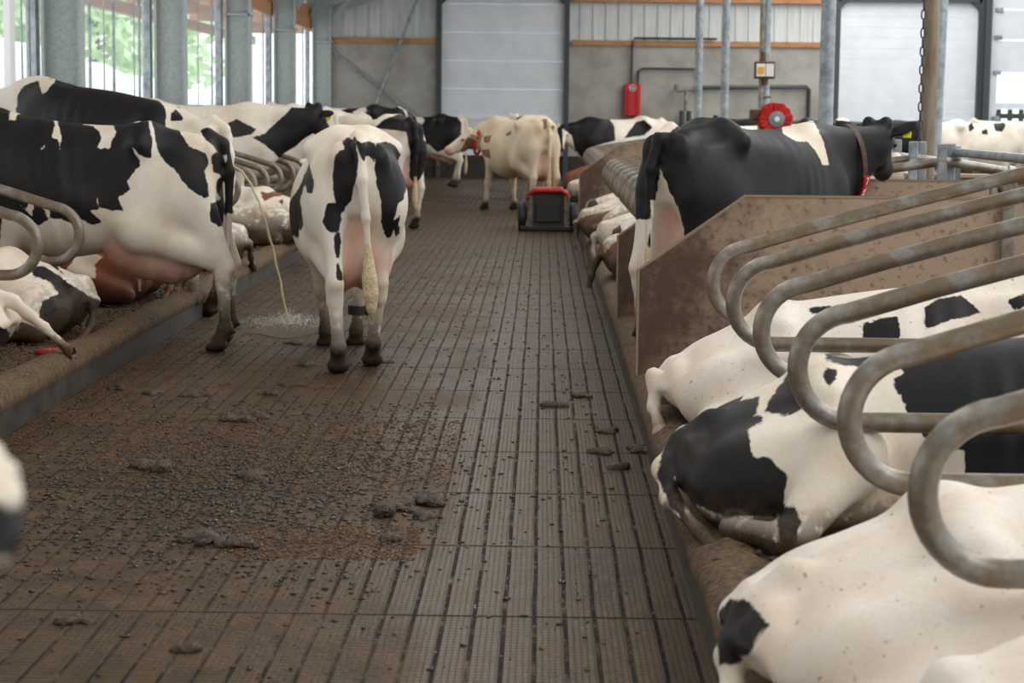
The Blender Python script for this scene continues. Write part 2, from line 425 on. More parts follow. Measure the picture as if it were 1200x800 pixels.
# ------------------------------------------------------------------ cattle: one continuous surface each
# An implicit body (torso loft + limbs) is sampled on a grid and polygonised.
class Field:
    def __init__(s, lo, hi, h):
        s.lo = np.array(lo, np.float32); s.h = h
        s.n = np.ceil((np.array(hi) - s.lo) / h).astype(int) + 1
        s.ax = [s.lo[i] + h * np.arange(s.n[i], dtype=np.float32) for i in range(3)]
        s.d = np.full(tuple(s.n), 9.0, np.float32)
        s.tags = {}
    def sub(s, lo, hi):
        i0 = np.clip(np.floor((np.array(lo) - s.lo) / s.h).astype(int), 0, s.n - 1)
        i1 = np.clip(np.ceil((np.array(hi) - s.lo) / s.h).astype(int) + 1, 1, s.n)
        sl = tuple(slice(a, b_) for a, b_ in zip(i0, i1))
        g = np.meshgrid(*[s.ax[k][sl[k]] for k in range(3)], indexing='ij')
        return sl, g
    def put(s, fn, lo, hi, k, tag_=None, cut=False):
        m = k + 2 * s.h
        sl, g = s.sub(np.array(lo) - m, np.array(hi) + m)
        e = fn(*g).astype(np.float32); a = s.d[sl]
        if cut:
            e = -e; hh = np.clip(.5 - .5 * (e - a) / k, 0, 1); s.d[sl] = e * (1 - hh) * 0 + np.maximum(a, e) + k * .25 * np.maximum(1 - np.abs(a - e) / k, 0) ** 2
            return
        q = np.maximum(k - np.abs(a - e), 0) / k
        s.d[sl] = np.minimum(a, e) - q * q * k * .25
        if tag_: s.tags.setdefault(tag_, []).append(fn)
    def cone(s, a, b_, ra, rb, k=.04, tag_=None, flat=None, cut=False):
        a = np.array(a, np.float32); b_ = np.array(b_, np.float32); ab = b_ - a; L = float(ab @ ab) + 1e-9
        if flat is not None:
            nv, sc = np.array(flat[0], np.float32), flat[1]; nv = nv / np.linalg.norm(nv)
        def fn(x, y, z):
            px, py, pz = x - a[0], y - a[1], z - a[2]
            t = np.clip((px * ab[0] + py * ab[1] + pz * ab[2]) / L, 0, 1)
            qx, qy, qz = px - t * ab[0], py - t * ab[1], pz - t * ab[2]
            if flat is not None:
                dn = (qx * nv[0] + qy * nv[1] + qz * nv[2]) * (1 / sc - 1)
                qx, qy, qz = qx + dn * nv[0], qy + dn * nv[1], qz + dn * nv[2]
                return (np.sqrt(qx * qx + qy * qy + qz * qz) - (ra + (rb - ra) * t)) * min(1, .5 + .5 * sc)
            return np.sqrt(qx * qx + qy * qy + qz * qz) - (ra + (rb - ra) * t)
        r = max(ra, rb) * (max(1, flat[1]) if flat is not None else 1)
        s.put(fn, np.minimum(a, b_) - r, np.maximum(a, b_) + r, k, tag_, cut)
    def chain(s, pts, rs, k=.03, tag_=None, flat=None):
        for i in range(len(pts) - 1): s.cone(pts[i], pts[i + 1], rs[i], rs[i + 1], k, tag_, flat)
    def ell(s, c, r, k=.05, tag_=None, ax=None, cut=False):
        c = np.array(c, np.float32); r = np.array(r, np.float32)
        A = np.eye(3, dtype=np.float32) if ax is None else np.array(ax, np.float32)
        def fn(x, y, z):
            p = [x - c[0], y - c[1], z - c[2]]
            q = [(p[0] * A[i][0] + p[1] * A[i][1] + p[2] * A[i][2]) / r[i] for i in range(3)]
            l = np.sqrt(q[0] ** 2 + q[1] ** 2 + q[2] ** 2) + 1e-6
            l2 = np.sqrt((q[0] / r[0]) ** 2 + (q[1] / r[1]) ** 2 + (q[2] / r[2]) ** 2) + 1e-6
            return l * (l - 1) / l2
        R = float(r.max()); s.put(fn, c - R, c + R, k, tag_, cut)
    def loft(s, st, k=.02, roll=0.0, xoff=None):
        """stations: y, top, bottom, half width, exponent of the upper half, exponent of the lower half"""
        st = np.array(st, np.float32); ys = st[:, 0]
        def fn(x, y, z):
            def I(c): return np.interp(y, ys, st[:, c]).astype(np.float32)
            def S(c):   # smooth (cubic) interpolation along the spine
                yy = np.clip(y, ys[0], ys[-1]); i = np.clip(np.searchsorted(ys, yy) - 1, 0, len(ys) - 2)
                t = (yy - ys[i]) / (ys[i + 1] - ys[i])
                m = np.gradient(st[:, c], ys)
                h_ = ys[i + 1] - ys[i]
                return ((2 * t**3 - 3 * t**2 + 1) * st[i, c] + (t**3 - 2 * t**2 + t) * h_ * m[i] + (-2 * t**3 + 3 * t**2) * st[i + 1, c] + (t**3 - t**2) * h_ * m[i + 1])
            y1 = y[:1, :, :1] if y.ndim == 3 else y
            yv = y1
            def S1(c):
                yy = np.clip(yv, ys[0], ys[-1]); i = np.clip(np.searchsorted(ys, yy) - 1, 0, len(ys) - 2)
                t = (yy - ys[i]) / (ys[i + 1] - ys[i]); m = np.gradient(st[:, c], ys); h_ = ys[i + 1] - ys[i]
                return ((2 * t**3 - 3 * t**2 + 1) * st[i, c] + (t**3 - 2 * t**2 + t) * h_ * m[i] + (-2 * t**3 + 3 * t**2) * st[i + 1, c] + (t**3 - t**2) * h_ * m[i + 1])
            top, bot, w_, nt_, nb_ = S1(1), S1(2), S1(3), S1(4), S1(5)
            w_ = np.maximum(w_, .01)
            zc = bot + (top - bot) * .47
            ht = np.maximum(top - zc, .01); hb = np.maximum(zc - bot, .01)
            dz = z - zc; up = dz > 0
            h_ = np.where(up, ht, hb); n_ = np.where(up, nt_, nb_)
            xx = x - roll * dz
            r = (np.abs(xx / w_) ** n_ + np.abs(dz / h_) ** n_) ** (1 / n_)
            d = (r - 1) * np.minimum(w_, h_) * .9
            d = d + .0035 * np.sin(y1 * 62 - dz * 9) * np.exp(-((y1 - .18) / .24) ** 2) * np.clip(np.abs(xx) / w_ * 1.6 - .5, 0, 1)
            over = np.maximum(ys[0] - y, 0) + np.maximum(y - ys[-1], 0)
            return d + over
        W = float(st[:, 3].max()) * 1.15
        s.put(fn, (-W - abs(roll) * .5, ys[0], st[:, 2].min()), (W + abs(roll) * .5, ys[-1], st[:, 1].max()), k)
    def mesh(s):
        d = s.d; n = s.n; ins = d < 0
        cx = [n[0] - 1, n[1] - 1, n[2] - 1]
        cnt = np.zeros(cx, np.int8)
        offs = [(i, j, k) for i in (0, 1) for j in (0, 1) for k in (0, 1)]
        for o in offs: cnt += ins[o[0]:o[0] + cx[0], o[1]:o[1] + cx[1], o[2]:o[2] + cx[2]]
        act = (cnt > 0) & (cnt < 8)
        ci = np.argwhere(act); idx = np.full(cx, -1, np.int32); idx[act] = np.arange(len(ci))
        acc = np.zeros((len(ci), 3), np.float32); num = np.zeros(len(ci), np.float32)
        for a in range(3):
            others = [q for q in range(3) if q != a]
            for u in (0, 1):
                for v in (0, 1):
                    o0 = [0, 0, 0]; o0[others[0]] = u; o0[others[1]] = v
                    o1 = list(o0); o1[a] = 1
                    d0 = d[tuple((ci + o0).T)]; d1 = d[tuple((ci + o1).T)]
                    mk = (d0 < 0) != (d1 < 0)
                    t = np.where(mk, d0 / np.where(mk, d0 - d1, 1), 0)
                    p = np.zeros((len(ci), 3), np.float32) + np.array(o0, np.float32); p[:, a] += t
                    acc += p * mk[:, None]; num += mk
        V = s.lo + (ci + acc / num[:, None]) * s.h
        F = []
        for a in range(3):
            o = [q for q in range(3) if q != a]
            sl0 = [slice(None)] * 3; sl1 = [slice(None)] * 3
            sl0[a] = slice(0, -1); sl1[a] = slice(1, None)
            for q in o: sl0[q] = slice(1, -1); sl1[q] = slice(1, -1)
            A = ins[tuple(sl0)]; B_ = ins[tuple(sl1)]
            e = np.argwhere(A != B_); fl = A[tuple(e.T)]
            e2 = e.copy(); e2[:, o[0]] += 1; e2[:, o[1]] += 1      # grid corner coordinates
            quad = []
            for du, dv in ((-1, -1), (0, -1), (0, 0), (-1, 0)):
                c = e2.copy(); c[:, o[0]] += du; c[:, o[1]] += dv
                quad.append(idx[tuple(c.T)])
            Q = np.stack(quad, 1)
            flip = fl if a != 1 else ~fl
            Q[~flip] = Q[~flip][:, ::-1]
            F.append(Q)
        F = np.concatenate(F)
        # two gentle smoothing passes
        for it in range(2):
            acc = np.zeros_like(V); num = np.zeros(len(V), np.float32)
            for i in range(4):
                j = F[:, (i + 1) % 4]
                np.add.at(acc, F[:, i], V[j]); np.add.at(num, F[:, i], 1)
                np.add.at(acc, j, V[F[:, i]]); np.add.at(num, j, 1)
            V = V * .5 + .5 * acc / np.maximum(num, 1)[:, None]
        return V, F

def poly_sd(P, poly):
    """signed distance (positive inside) of points P (n,2) to a polygon"""
    poly = np.array(poly, np.float32); n = len(poly)
    d = np.full(len(P), 1e9, np.float32); ins = np.zeros(len(P), bool)
    for i in range(n):
        a, b_ = poly[i], poly[(i + 1) % n]; ab = b_ - a
        t = np.clip(((P - a) @ ab) / (ab @ ab + 1e-12), 0, 1)
        d = np.minimum(d, np.linalg.norm(P - a - t[:, None] * ab, axis=1))
        c = ((a[1] > P[:, 1]) != (b_[1] > P[:, 1])) & (P[:, 0] < (b_[0] - a[0]) * (P[:, 1] - a[1]) / (b_[1] - a[1] + 1e-12) + a[0])
        ins ^= c
    return np.where(ins, d, -d)

def vn(a):
    a = np.array(a, float); return a / np.linalg.norm(a)

def head_parts(f, P, D, up=(0, 0, 1), rollx=0.0, k=.03, ear=0.0):
    P = np.array(P, float); D = vn(D); U = np.array(up, float); U = vn(U - D * (U @ D)); S = np.cross(D, U)
    if rollx:
        U, S = U * math.cos(rollx) + S * math.sin(rollx), S * math.cos(rollx) - U * math.sin(rollx)
    at = lambda d, u, s_: P + D * d + U * u + S * s_
    f.ell(at(.06, -.03, 0), (.105, .12, .115), .05, ax=(S, D, U))
    f.cone(at(.05, -.01, 0), at(.36, -.035, 0), .098, .066, .05, flat=(U, .95))
    f.cone(at(.02, -.10, 0), at(.22, -.12, 0), .085, .06, .05, flat=(S, .8))
    f.cone(at(.2, -.11, 0), at(.40, -.095, 0), .062, .046, .04)
    f.ell(at(.43, -.045, 0), (.076, .07, .066), .035, 'muzzle', ax=(S, D, U))
    f.ell(at(.42, -.095, 0), (.055, .06, .04), .03, 'muzzle', ax=(S, D, U))
    for q in (-1, 1):
        f.ell(at(.485, -.03, q * .042), (.012, .014, .010), .012, ax=(S, D, U), cut=True)
        f.ell(at(.15, .012, q * .088), (.026, .045, .03), .03, ax=(S, D, U))     # brow
        f.ell(at(-.01, .07, q * .06), (.045, .05, .05), .04, ax=(S, D, U))       # poll
        ed = vn(S * q * 1.0 - U * (.18 + ear) - D * .25)
        en = vn(np.cross(ed, vn(U * .35 - D * 1.0)))
        eb = at(.0, -.005, q * .1)
        f.ell(eb + ed * .095, (.112, .058, max(.017, f.h * 1.25)), .02, 'ear', ax=(ed, en, np.cross(ed, en)))
        if f.h < .014: f.ell(eb + ed * .11 + np.cross(ed, en) * .022, (.075, .034, .014), .012, ax=(ed, en, np.cross(ed, en)), cut=True)
    return dict(at=at, D=D, U=U, S=S, eye=[at(.165, .002, q * .103) for q in (-1, 1)],
                eartip=[at(0, -.005, q * .1) + vn(S * q - U * (.18 + ear) - D * .25) * .12 for q in (-1, 1)])

ST_TORSO = [(-.90, 1.20, 1.12, .05, 2.2, 2.2), (-.875, 1.33, 1.02, .13, 2.4, 2.2), (-.80, 1.40, .93, .185, 2.8, 2.2), (-.66, 1.435, .84, .225, 3.0, 2.2),
            (-.50, 1.455, .76, .265, 2.9, 2.2), (-.38, 1.46, .70, .285, 2.5, 2.2), (-.2, 1.435, .62, .305, 2.1, 2.15), (0, 1.42, .555, .345, 1.95, 2.15),
            (.2, 1.42, .52, .36, 1.95, 2.15), (.4, 1.43, .54, .33, 1.9, 2.1), (.58, 1.445, .59, .275, 1.8, 2.1), (.74, 1.42, .66, .22, 1.8, 2.1),
            (.86, 1.34, .74, .165, 2, 2.1), (.95, 1.2, .86, .09, 2, 2)]

def standing(h=.018, slope=0.0, poll=(0, 1.33, 1.42), nose=(0, .75, -.6), hind=((0, 0), (0, 0)), fore=((0, 0), (0, 0)), udder=1.0, tail=None,
             fat=1.0, switch=1.0, head=True, ear=0.0, neckmid=None, arch=0.0, archy=.25):
    """local frame: +Y forward, origin on the ground between the feet"""
    hi = (1.0, 2.1, 1.9 + max(slope, 0) * 2); lo = (-1.0, -1.35, -.02 + min(slope, 0) * 2)
    f = Field(lo, hi, h)
    sh = lambda y: slope * min(max(y + .6, 0), 1.5) + (arch * math.exp(-((y - archy) / .45) ** 2))
    st = [(y, t + sh(y), b_ + sh(y) * 1.0, w_ * fat, a, c) for y, t, b_, w_, a, c in ST_TORSO]
    f.loft(st)
    S = lambda p: (p[0], p[1], p[2] + sh(p[1]))
    for q in (-1, 1):
        i = 0 if q < 0 else 1
        f.cone((q * .09, -.40, 1.41), (q * .264, -.40, 1.352), .05, .032, .13)   # hook bone
        f.ell((q * .375, -.16, 1.2), (.055, .15, .11), .15, cut=True)                # hollow of the flank
        f.ell((q * .21, -.66, 1.41), (.05, .1, .05), .08, cut=True)                # thurl
        f.ell((q * .115, -.84, 1.30), (.05, .055, .06), .08)                 # pin bone
        f.ell((q * .175, -.66, 1.04), (.125, .20, .27), .08)                 # quarter
        dx, dy = hind[i]
        st_ = np.array((q * .245 + dx * .15, -.36 + dy * .15, .80)); hk = np.array((q * .175 + dx * .6, -.78 + dy * .62, .53))
        fe = np.array((q * .17 + dx * .95, -.72 + dy * .95, .16)); ho = np.array((q * .17 + dx, -.66 + dy, .045))
        f.cone((q * .2, -.56, 1.02), st_, .175, .13, .09, flat=((1, 0, 0), .62))
        f.cone((q * .165, -.74, 1.0), hk + (0, .045, .12), .115, .06, .07, flat=((1, 0, 0), .8))
        f.cone(st_, hk + (0, .02, .05), .12, .058, .07, flat=((1, 0, 0), .7))
        f.cone(hk + (0, -.02, .02), hk + (0, .0, -.08), .052, .046, .035)
        f.cone(hk, fe, .046, .037, .03)
        f.cone(hk + (0, -.045, .03), (q * .168 + dx * .3, -.775 + dy * .3, .92), .024, .045, .06)
        f.ell(fe, (.048, .05, .055), .03)
        f.cone(fe, ho + (0, 0, .03), .042, .05, .025)
        for c in (-1, 1): f.cone(ho + (c * .027, -.02, .01), ho + (c * .03, .055, -.005), .042, .028, .012, 'hoof')
        f.cone(fe + (-.02, -.05, -.01), fe + (-.02, -.06, -.03), .014, .01, .012, 'hoof'); f.cone(fe + (.02, -.05, -.01), fe + (.02, -.06, -.03), .014, .01, .012, 'hoof')
        dx, dy = fore[i]; s0 = sh(.55)
        sp = np.array((q * .175, .62, 1.02 + s0)); el = np.array((q * .205 + dx * .1, .44 + dy * .1, .80 + s0)); kn = np.array((q * .165 + dx * .6, .53 + dy * .6, .43 + s0))
        fe = np.array((q * .16 + dx * .95, .52 + dy * .95, .14 + s0)); ho = np.array((q * .16 + dx, .56 + dy, .045 + s0))
        f.cone((q * .12, .50, 1.30 + s0), sp, .10, .13, .1, flat=((1, 0, 0), .6))
        f.cone(sp, el, .14, .115, .09, flat=((1, 0, 0), .6))
        f.cone(el, kn, .098, .052, .06, flat=((1, 0, 0), .85))
        f.ell(kn, (.054, .056, .065), .03); f.cone(kn, fe, .043, .036, .03); f.ell(fe, (.046, .048, .05), .03)
        f.cone(fe, ho + (0, 0, .03), .042, .05, .025)
        for c in (-1, 1): f.cone(ho + (c * .027, -.02, .01), ho + (c * .03, .055, -.005), .042, .028, .012, 'hoof')
    if udder:
        u = udder
        for q in (-1, 1):
            f.ell((q * .085, -.56, .70), (.115 * u, .20 * u, .20 * u), .05, 'udder')
            f.ell((q * .09, -.38, .70), (.115 * u, .19 * u, .165 * u), .05, 'udder')
            for y_ in (-.62, -.36): f.cone((q * .085, y_, .70 - .17 * u), (q * .09, y_, .70 - .17 * u - .085), .02, .013, .02, 'udder')
        f.ell((0, -.68, .86), (.105 * u, .11, .2), .05, 'udder')
    # neck
    pl = np.array(poll, float); D = vn(nose)
    base_t = np.array((0, .66, 1.27 + sh(.66))); base_b = np.array((0, .78, 1.0 + sh(.78)))
    up = np.array((0, 0, 1.0)); U = vn(up - D * (up @ D))
    side = np.cross(vn(pl - base_t), up)
    nt_ = pl + D * -.02 - U * .05; nb_ = pl + D * .02 - U * .15
    mid = None if neckmid is None else np.array(neckmid, float)
    if head:
        if mid is None:
            f.cone(base_t, nt_, .165, .085, .1, flat=(side, .75)); f.cone(base_b, nb_, .19, .095, .1, flat=(side, .62))
            f.cone(base_b + (0, -.05, -.12), nb_ * .6 + base_b * .4 - (0, 0, .1), .1, .04, .1, flat=(side, .4))
        else:
            f.cone(base_t, mid, .165, .125, .1, flat=(side, .75)); f.cone(mid, nt_, .125, .085, .08, flat=(side, .8))
            f.cone(base_b, mid - (0, 0, .16), .19, .13, .1, flat=(side, .62)); f.cone(mid - (0, 0, .16), nb_, .13, .095, .08, flat=(side, .65))
        hp = head_parts(f, pl, D, ear=ear)
    else: hp = None
    # tail
    tl = tail or [(0, -.80, 1.42), (0, -.90, 1.36), (0, -.945, 1.18), (0, -.94, .9), (.0, -.93, .62)]
    rs = [.05, .042, .033, .025, .02][:len(tl)]
    f.chain(tl, rs, .03, 'tail')
    e = np.array(tl[-1]); dd = vn(e - np.array(tl[-2]))
    if switch: f.chain([e - dd * .06, e + dd * .04, e + dd * .13, e + dd * .22, e + dd * .30, e + dd * .40], [.021, .03 * switch, .04 * switch, .041 * switch, .03 * switch, .006], .012, 'switch')
    f.d = np.maximum(f.d, (-(f.ax[2] - .010))[None, None, :])
    return f, hp

LY_TORSO = [(-.93, .36, .26, .07, 2.2, 2.2), (-.90, .48, .17, .17, 2.4, 2.4), (-.80, .555, .06, .235, 2.6, 2.6), (-.62, .60, .0, .28, 2.6, 2.8), (-.42, .625, -.03, .31, 2.4, 3.0),
            (-.2, .645, -.04, .36, 2.1, 3.0), (0, .68, -.04, .42, 2.0, 3.0), (.2, .71, -.04, .43, 1.95, 3.0), (.4, .735, -.04, .38, 1.9, 2.8), (.58, .74, -.03, .31, 1.8, 2.6),
            (.74, .71, .0, .25, 1.8, 2.4), (.86, .63, .06, .18, 2, 2.2), (.95, .5, .16, .1, 2, 2)]

def lying(h=.02, side=1, poll=(0, 1.35, .95), nose=(0, .8, -.5), lean=0.12, tail=None, height=1.0, legs=True, udder=True, head=True, hind_out=1.0, switch=1.0, ear=0, hook=1.0, drop=.1, near=None):
    """resting on the brisket; side: the flank the upper hind leg lies on"""
    f = Field((-1.0, -1.25, -.05), (1.0, 2.0, 1.5), h)
    dr = lambda y: drop * min(max((-.3 - y) / .6, 0), 1.1) ** 1.3
    f.loft([(y, t * height - dr(y), b_, w_, a, c) for y, t, b_, w_, a, c in LY_TORSO], roll=lean * side * -1)
    H = height; ro = lambda z: -lean * side * (z - .3)
    for q in (-1, 1):
        f.cone((q * .08 + ro(.6), -.42, .585 * H - dr(-.42)), (q * .25 + ro(.56), -.42, .55 * H + .03 * (hook - 1) - dr(-.42)), .055, .045 * hook, .1)
        f.ell((q * .115 + ro(.42), -.855, .46 * H - dr(-.85)), (.05, .055, .06), .08)
        o = .07 * hind_out if q == side else 0.0
        f.ell((q * (.24 + o), -.55, .24 * H - dr(-.55) * .6), (.17, .30, .23 * H), .08)
        sf = np.array((q * (.36 + o * 1.6), -.22, .25)); hk = np.array((q * (.40 + o * 1.4), -.72, .09)); fe = np.array((q * (.38 + o * 2.2), -.36, .055)); ho = np.array((q * (.37 + o * 2.6), -.24, .05))
        if near and q == side: sf, hk, fe, ho = [np.array(v) for v in near]
        if legs:
            f.cone((q * (.22 + o), -.46, .29 * H - dr(-.5) * .6), sf, .165, .125, .08, flat=((1, 0, 0), .75))
            f.cone(sf, hk, .115, .058, .06); f.ell(hk, (.055, .075, .06), .03)
            f.cone(hk, fe, .046, .038, .03); f.cone(fe, ho, .045, .05, .02)
            f.cone(ho, ho + (0, .06, -.01), .046, .03, .015, 'hoof')
            el = np.array((q * .27, .42, .22)); kn = np.array((q * .26, .86, .09)); ff = np.array((q * .30, .58, .055))
            f.cone((q * .2, .6, .45), el, .16, .11, .09, flat=((1, 0, 0), .7)); f.cone(el, kn, .09, .058, .06); f.cone(kn, ff, .045, .04, .03)
            f.cone(ff, ff + (0, -.1, 0), .045, .04, .02, 'hoof')
    if udder: f.ell((side * .22, -.5, .14), (.19, .2, .14), .06, 'udder')
    pl = np.array(poll, float); D = vn(nose); up = np.array((0, 0, 1.0)); U = vn(up - D * (up @ D))
    bt = np.array((ro(.6), .66, .58 * H)); bb = np.array((0, .78, .36)); sd = np.cross(vn(pl - bt), up)
    hp = None
    if head:
        f.cone(bt, pl - U * .05, .165, .085, .1, flat=(sd, .75)); f.cone(bb, pl - U * .15 + D * .02, .18, .095, .1, flat=(sd, .62))
        hp = head_parts(f, pl, D, ear=ear)
    tl = tail or [(ro(.5), -.80, .50 * H - dr(-.8)), (ro(.45), -.90, .40 * H - dr(-.9)), (side * .03, -.945, .22), (side * .1, -.945, .09), (side * .2, -.93, .04)]
    f.chain(tl, [.042, .03, .026, .022, .019] + [.018] * (len(tl) - 5), .05, 'tail')
    e = np.array(tl[-1]); dd = vn(e - np.array(tl[-2]))
    if switch: f.chain([e - dd * .03, e + dd * .1, e + dd * .24, e + dd * .32], [.02, .042 * switch, .036 * switch, .012], .025, 'switch')
    return f, hp

def coat(name, white, dark, gloss=.5, grime=.65, speck=0.0):
    m = NT(name)
    p = m.attr('patch'); pk = m.attr('pink'); hf = m.attr('hoof'); dt = m.attr('dirt'); sw = m.attr('switch')
    nA = m.noise(16, 5, .6); nB = m.noise(90, 3, .6); nC = m.noise(3.2, 5, .6); nH = m.noise(60, 3, .6, stretch=(1, 1, .25))
    edge = m.math('ADD', p, m.math('MULTIPLY', m.math('SUBTRACT', nA, .5), .03))
    edge = m.math('ADD', edge, m.math('MULTIPLY', m.math('SUBTRACT', nH, .5), .016))
    pm = m.ramp(edge, -.004, .004)
    wcol = m.mix(m.ramp(nC, .35, .7), white, tuple(white[i] * (.86, .80, .72)[i] for i in range(3)) + (1,))
    wcol = m.mix(m.math('MULTIPLY', m.ramp(nB, .5, .75), .18), wcol, lin(176, 150, 120))
    dcol = m.mix(m.ramp(nC, .4, .75), dark, tuple(min(1, dark[i] * (1.7, 1.35, 1.15)[i] + (.004, .002, .001)[i]) for i in range(3)) + (1,))
    pc = m.mix(m.ramp(nC, .35, .7), lin(218, 176, 160), lin(196, 142, 120))
    c = m.mix(m.math('MULTIPLY', pk, m.math('SUBTRACT', 1.0, m.math('MULTIPLY', pm, .85))), wcol, pc)
    c = m.mix(pm, c, dcol)
    c = m.mix(sw, c, m.mix(m.ramp(nB, .35, .65), lin(222, 204, 170), lin(176, 150, 110)))
    dm = m.math('MULTIPLY', m.math('MULTIPLY', dt, m.ramp(m.math('ADD', nA, m.math('MULTIPLY', dt, .3)), .5, .68)), grime * 1.6, clamp=True)
    c = m.mix(dm, c, m.mix(m.ramp(nB, .4, .7), lin(82, 64, 46), lin(52, 41, 31)))
    if speck:
        c = m.mix(m.math('MULTIPLY', m.ramp(m.noise(48, 2, .5), .69, .72), speck), c, lin(60, 48, 40))
    c = m.mix(hf, c, lin(44, 36, 30))
    m.base(c); m.rough(m.math('ADD', gloss, m.math('MULTIPLY', nA, .15)))
    m.b.inputs['Specular IOR Level'].default_value = .28
    m.bump(m.math('ADD', nH, m.math('MULTIPLY', nC, 1.0)), .12, .01)
    return m.m
CREAM = lin(236, 226, 212); BLACK = (.0075, .0075, .009, 1); RED = lin(104, 60, 40)
M['coat_black'] = coat('black_white_coat', CREAM, BLACK)
M['coat_clean'] = coat('black_white_coat_clean', lin(240, 230, 220), BLACK, .5, .35, .5)
M['coat_red'] = coat('red_white_coat', CREAM, RED)
M['coat_cream'] = coat('cream_coat', lin(226, 210, 184), lin(128, 96, 74))


CG = 'cows in the barn'

def cow(name, fh, mat, loc, rz, label, patch=None, seed=None, cover=.5, lift=0.0, dirt_z=.5, rump_dirt=0.0, tags=(), collar=None, cat='cow', pinkface=True, scale=1.0, eyes=True, group=None):
    f, hp = fh
    V, Fq = f.mesh()
    x, y, z = V[:, 0], V[:, 1], V[:, 2]
    me = bpy.data.meshes.new(name)
    me.vertices.add(len(V)); me.vertices.foreach_set('co', V.astype(np.float32).ravel())
    me.loops.add(Fq.size); me.loops.foreach_set('vertex_index', Fq.astype(np.int32).ravel())
    me.polygons.add(len(Fq)); me.polygons.foreach_set('loop_start', np.arange(0, Fq.size, 4, dtype=np.int32))
    me.polygons.foreach_set('use_smooth', np.ones(len(Fq), bool))
    me.update(); me.validate()
    p = np.full(len(V), -1.0, np.float32)
    for ent in (PATCH.get(patch) or []):
        u, v, polys = ent
        P = np.stack([V @ np.array(u, np.float32), V @ np.array(v, np.float32)], 1)
        for sgn, pts in polys:
            sd = poly_sd(P, pts)
            p = np.maximum(p, sd) if sgn > 0 else np.minimum(p, -sd)
    if seed is not None:
        r = np.random.default_rng(seed)
        q = np.full(len(V), -1.0, np.float32)
        for i in range(12):
            c = np.array((r.uniform(-.4, .4), r.uniform(-1.0, 1.0), r.uniform(.1, 1.0) * max(z.max(), .7)))
            if i < 2: c[1] += 1.0
            R = r.uniform(.5, 1.25) * cover * np.array((.8, .55, .5))
            w1 = .05 * np.sin(9 * x + i) + .06 * np.sin(8 * y + 2 * i) + .06 * np.sin(10 * z + 3 * i)
            q = np.maximum(q, (1 + w1 - np.sqrt((((V - c) / R) ** 2).sum(1))) * R.min())
        p = np.maximum(p, q)
    def mask(t, w_=.02):
        m = np.zeros(len(V), np.float32)
        for fn in f.tags.get(t, []):
            m = np.maximum(m, np.clip(1 - (fn(x, y, z) + .002) / w_, 0, 1))
        return m
    A = {'patch': p, 'pink': np.maximum(mask('udder', .05), mask('muzzle', .02) * (1 if pinkface else 0)), 'hoof': np.maximum(mask('hoof', .022), ((z < .035) & (float(lift) < .5)) * 0.0), 'switch': mask('switch', .012)}
    d = np.clip((dirt_z - z) / dirt_z * 1.5, 0, 1)
    if rump_dirt: d = np.maximum(d, rump_dirt * np.clip((-.45 - y) / .4, 0, 1) * np.clip(.6 - z, 0, .4) / .4)
    A['dirt'] = d.astype(np.float32)
    for n_, a in A.items():
        at_ = me.attributes.new(n_, 'FLOAT', 'POINT'); at_.data.foreach_set('value', a.astype(np.float32))
    me.materials.append(mat)
    o = bpy.data.objects.new(name, me); C.objects.link(o)
    o.location = (loc[0], loc[1], lift - (.012 if f.lo[1] < -1.3 else 0)); o.rotation_euler = (0, 0, rz); o.scale = (scale,) * 3
    tag(o, label, cat, group)
    if hp and eyes:
        for e in hp['eye']:
            b = MB(); b.lathe([(.001, -.021), (.012, -.017), (.02, -.006), (.021, .004), (.014, .016), (.001, .021)], e, hp['S'], 10)
            b.build('eye', M['eye'], o, True)
    if hp:
        for i in tags:
            t = hp['eartip'][i]; D, S, U = hp['D'], hp['S'], hp['U']
            b = MB(); q = -1 if i == 0 else 1
            c = t - U * .035 + D * .02
            pts = [c + a * S * .028 + bb * U * .035 for a, bb in ((-.6, 1), (.6, 1), (1, .3), (1, -1), (-1, -1), (-1, .3))]
            vs = [p_ + D * .004 for p_ in pts] + [p_ - D * .004 for p_ in pts]
            b.add(vs, [tuple(range(6)), tuple(range(11, 5, -1))] + [(j, (j + 1) % 6, 6 + (j + 1) % 6, 6 + j) for j in range(6)])
            b.build('ear_tag', M['yellow'], o)
    return o, hp
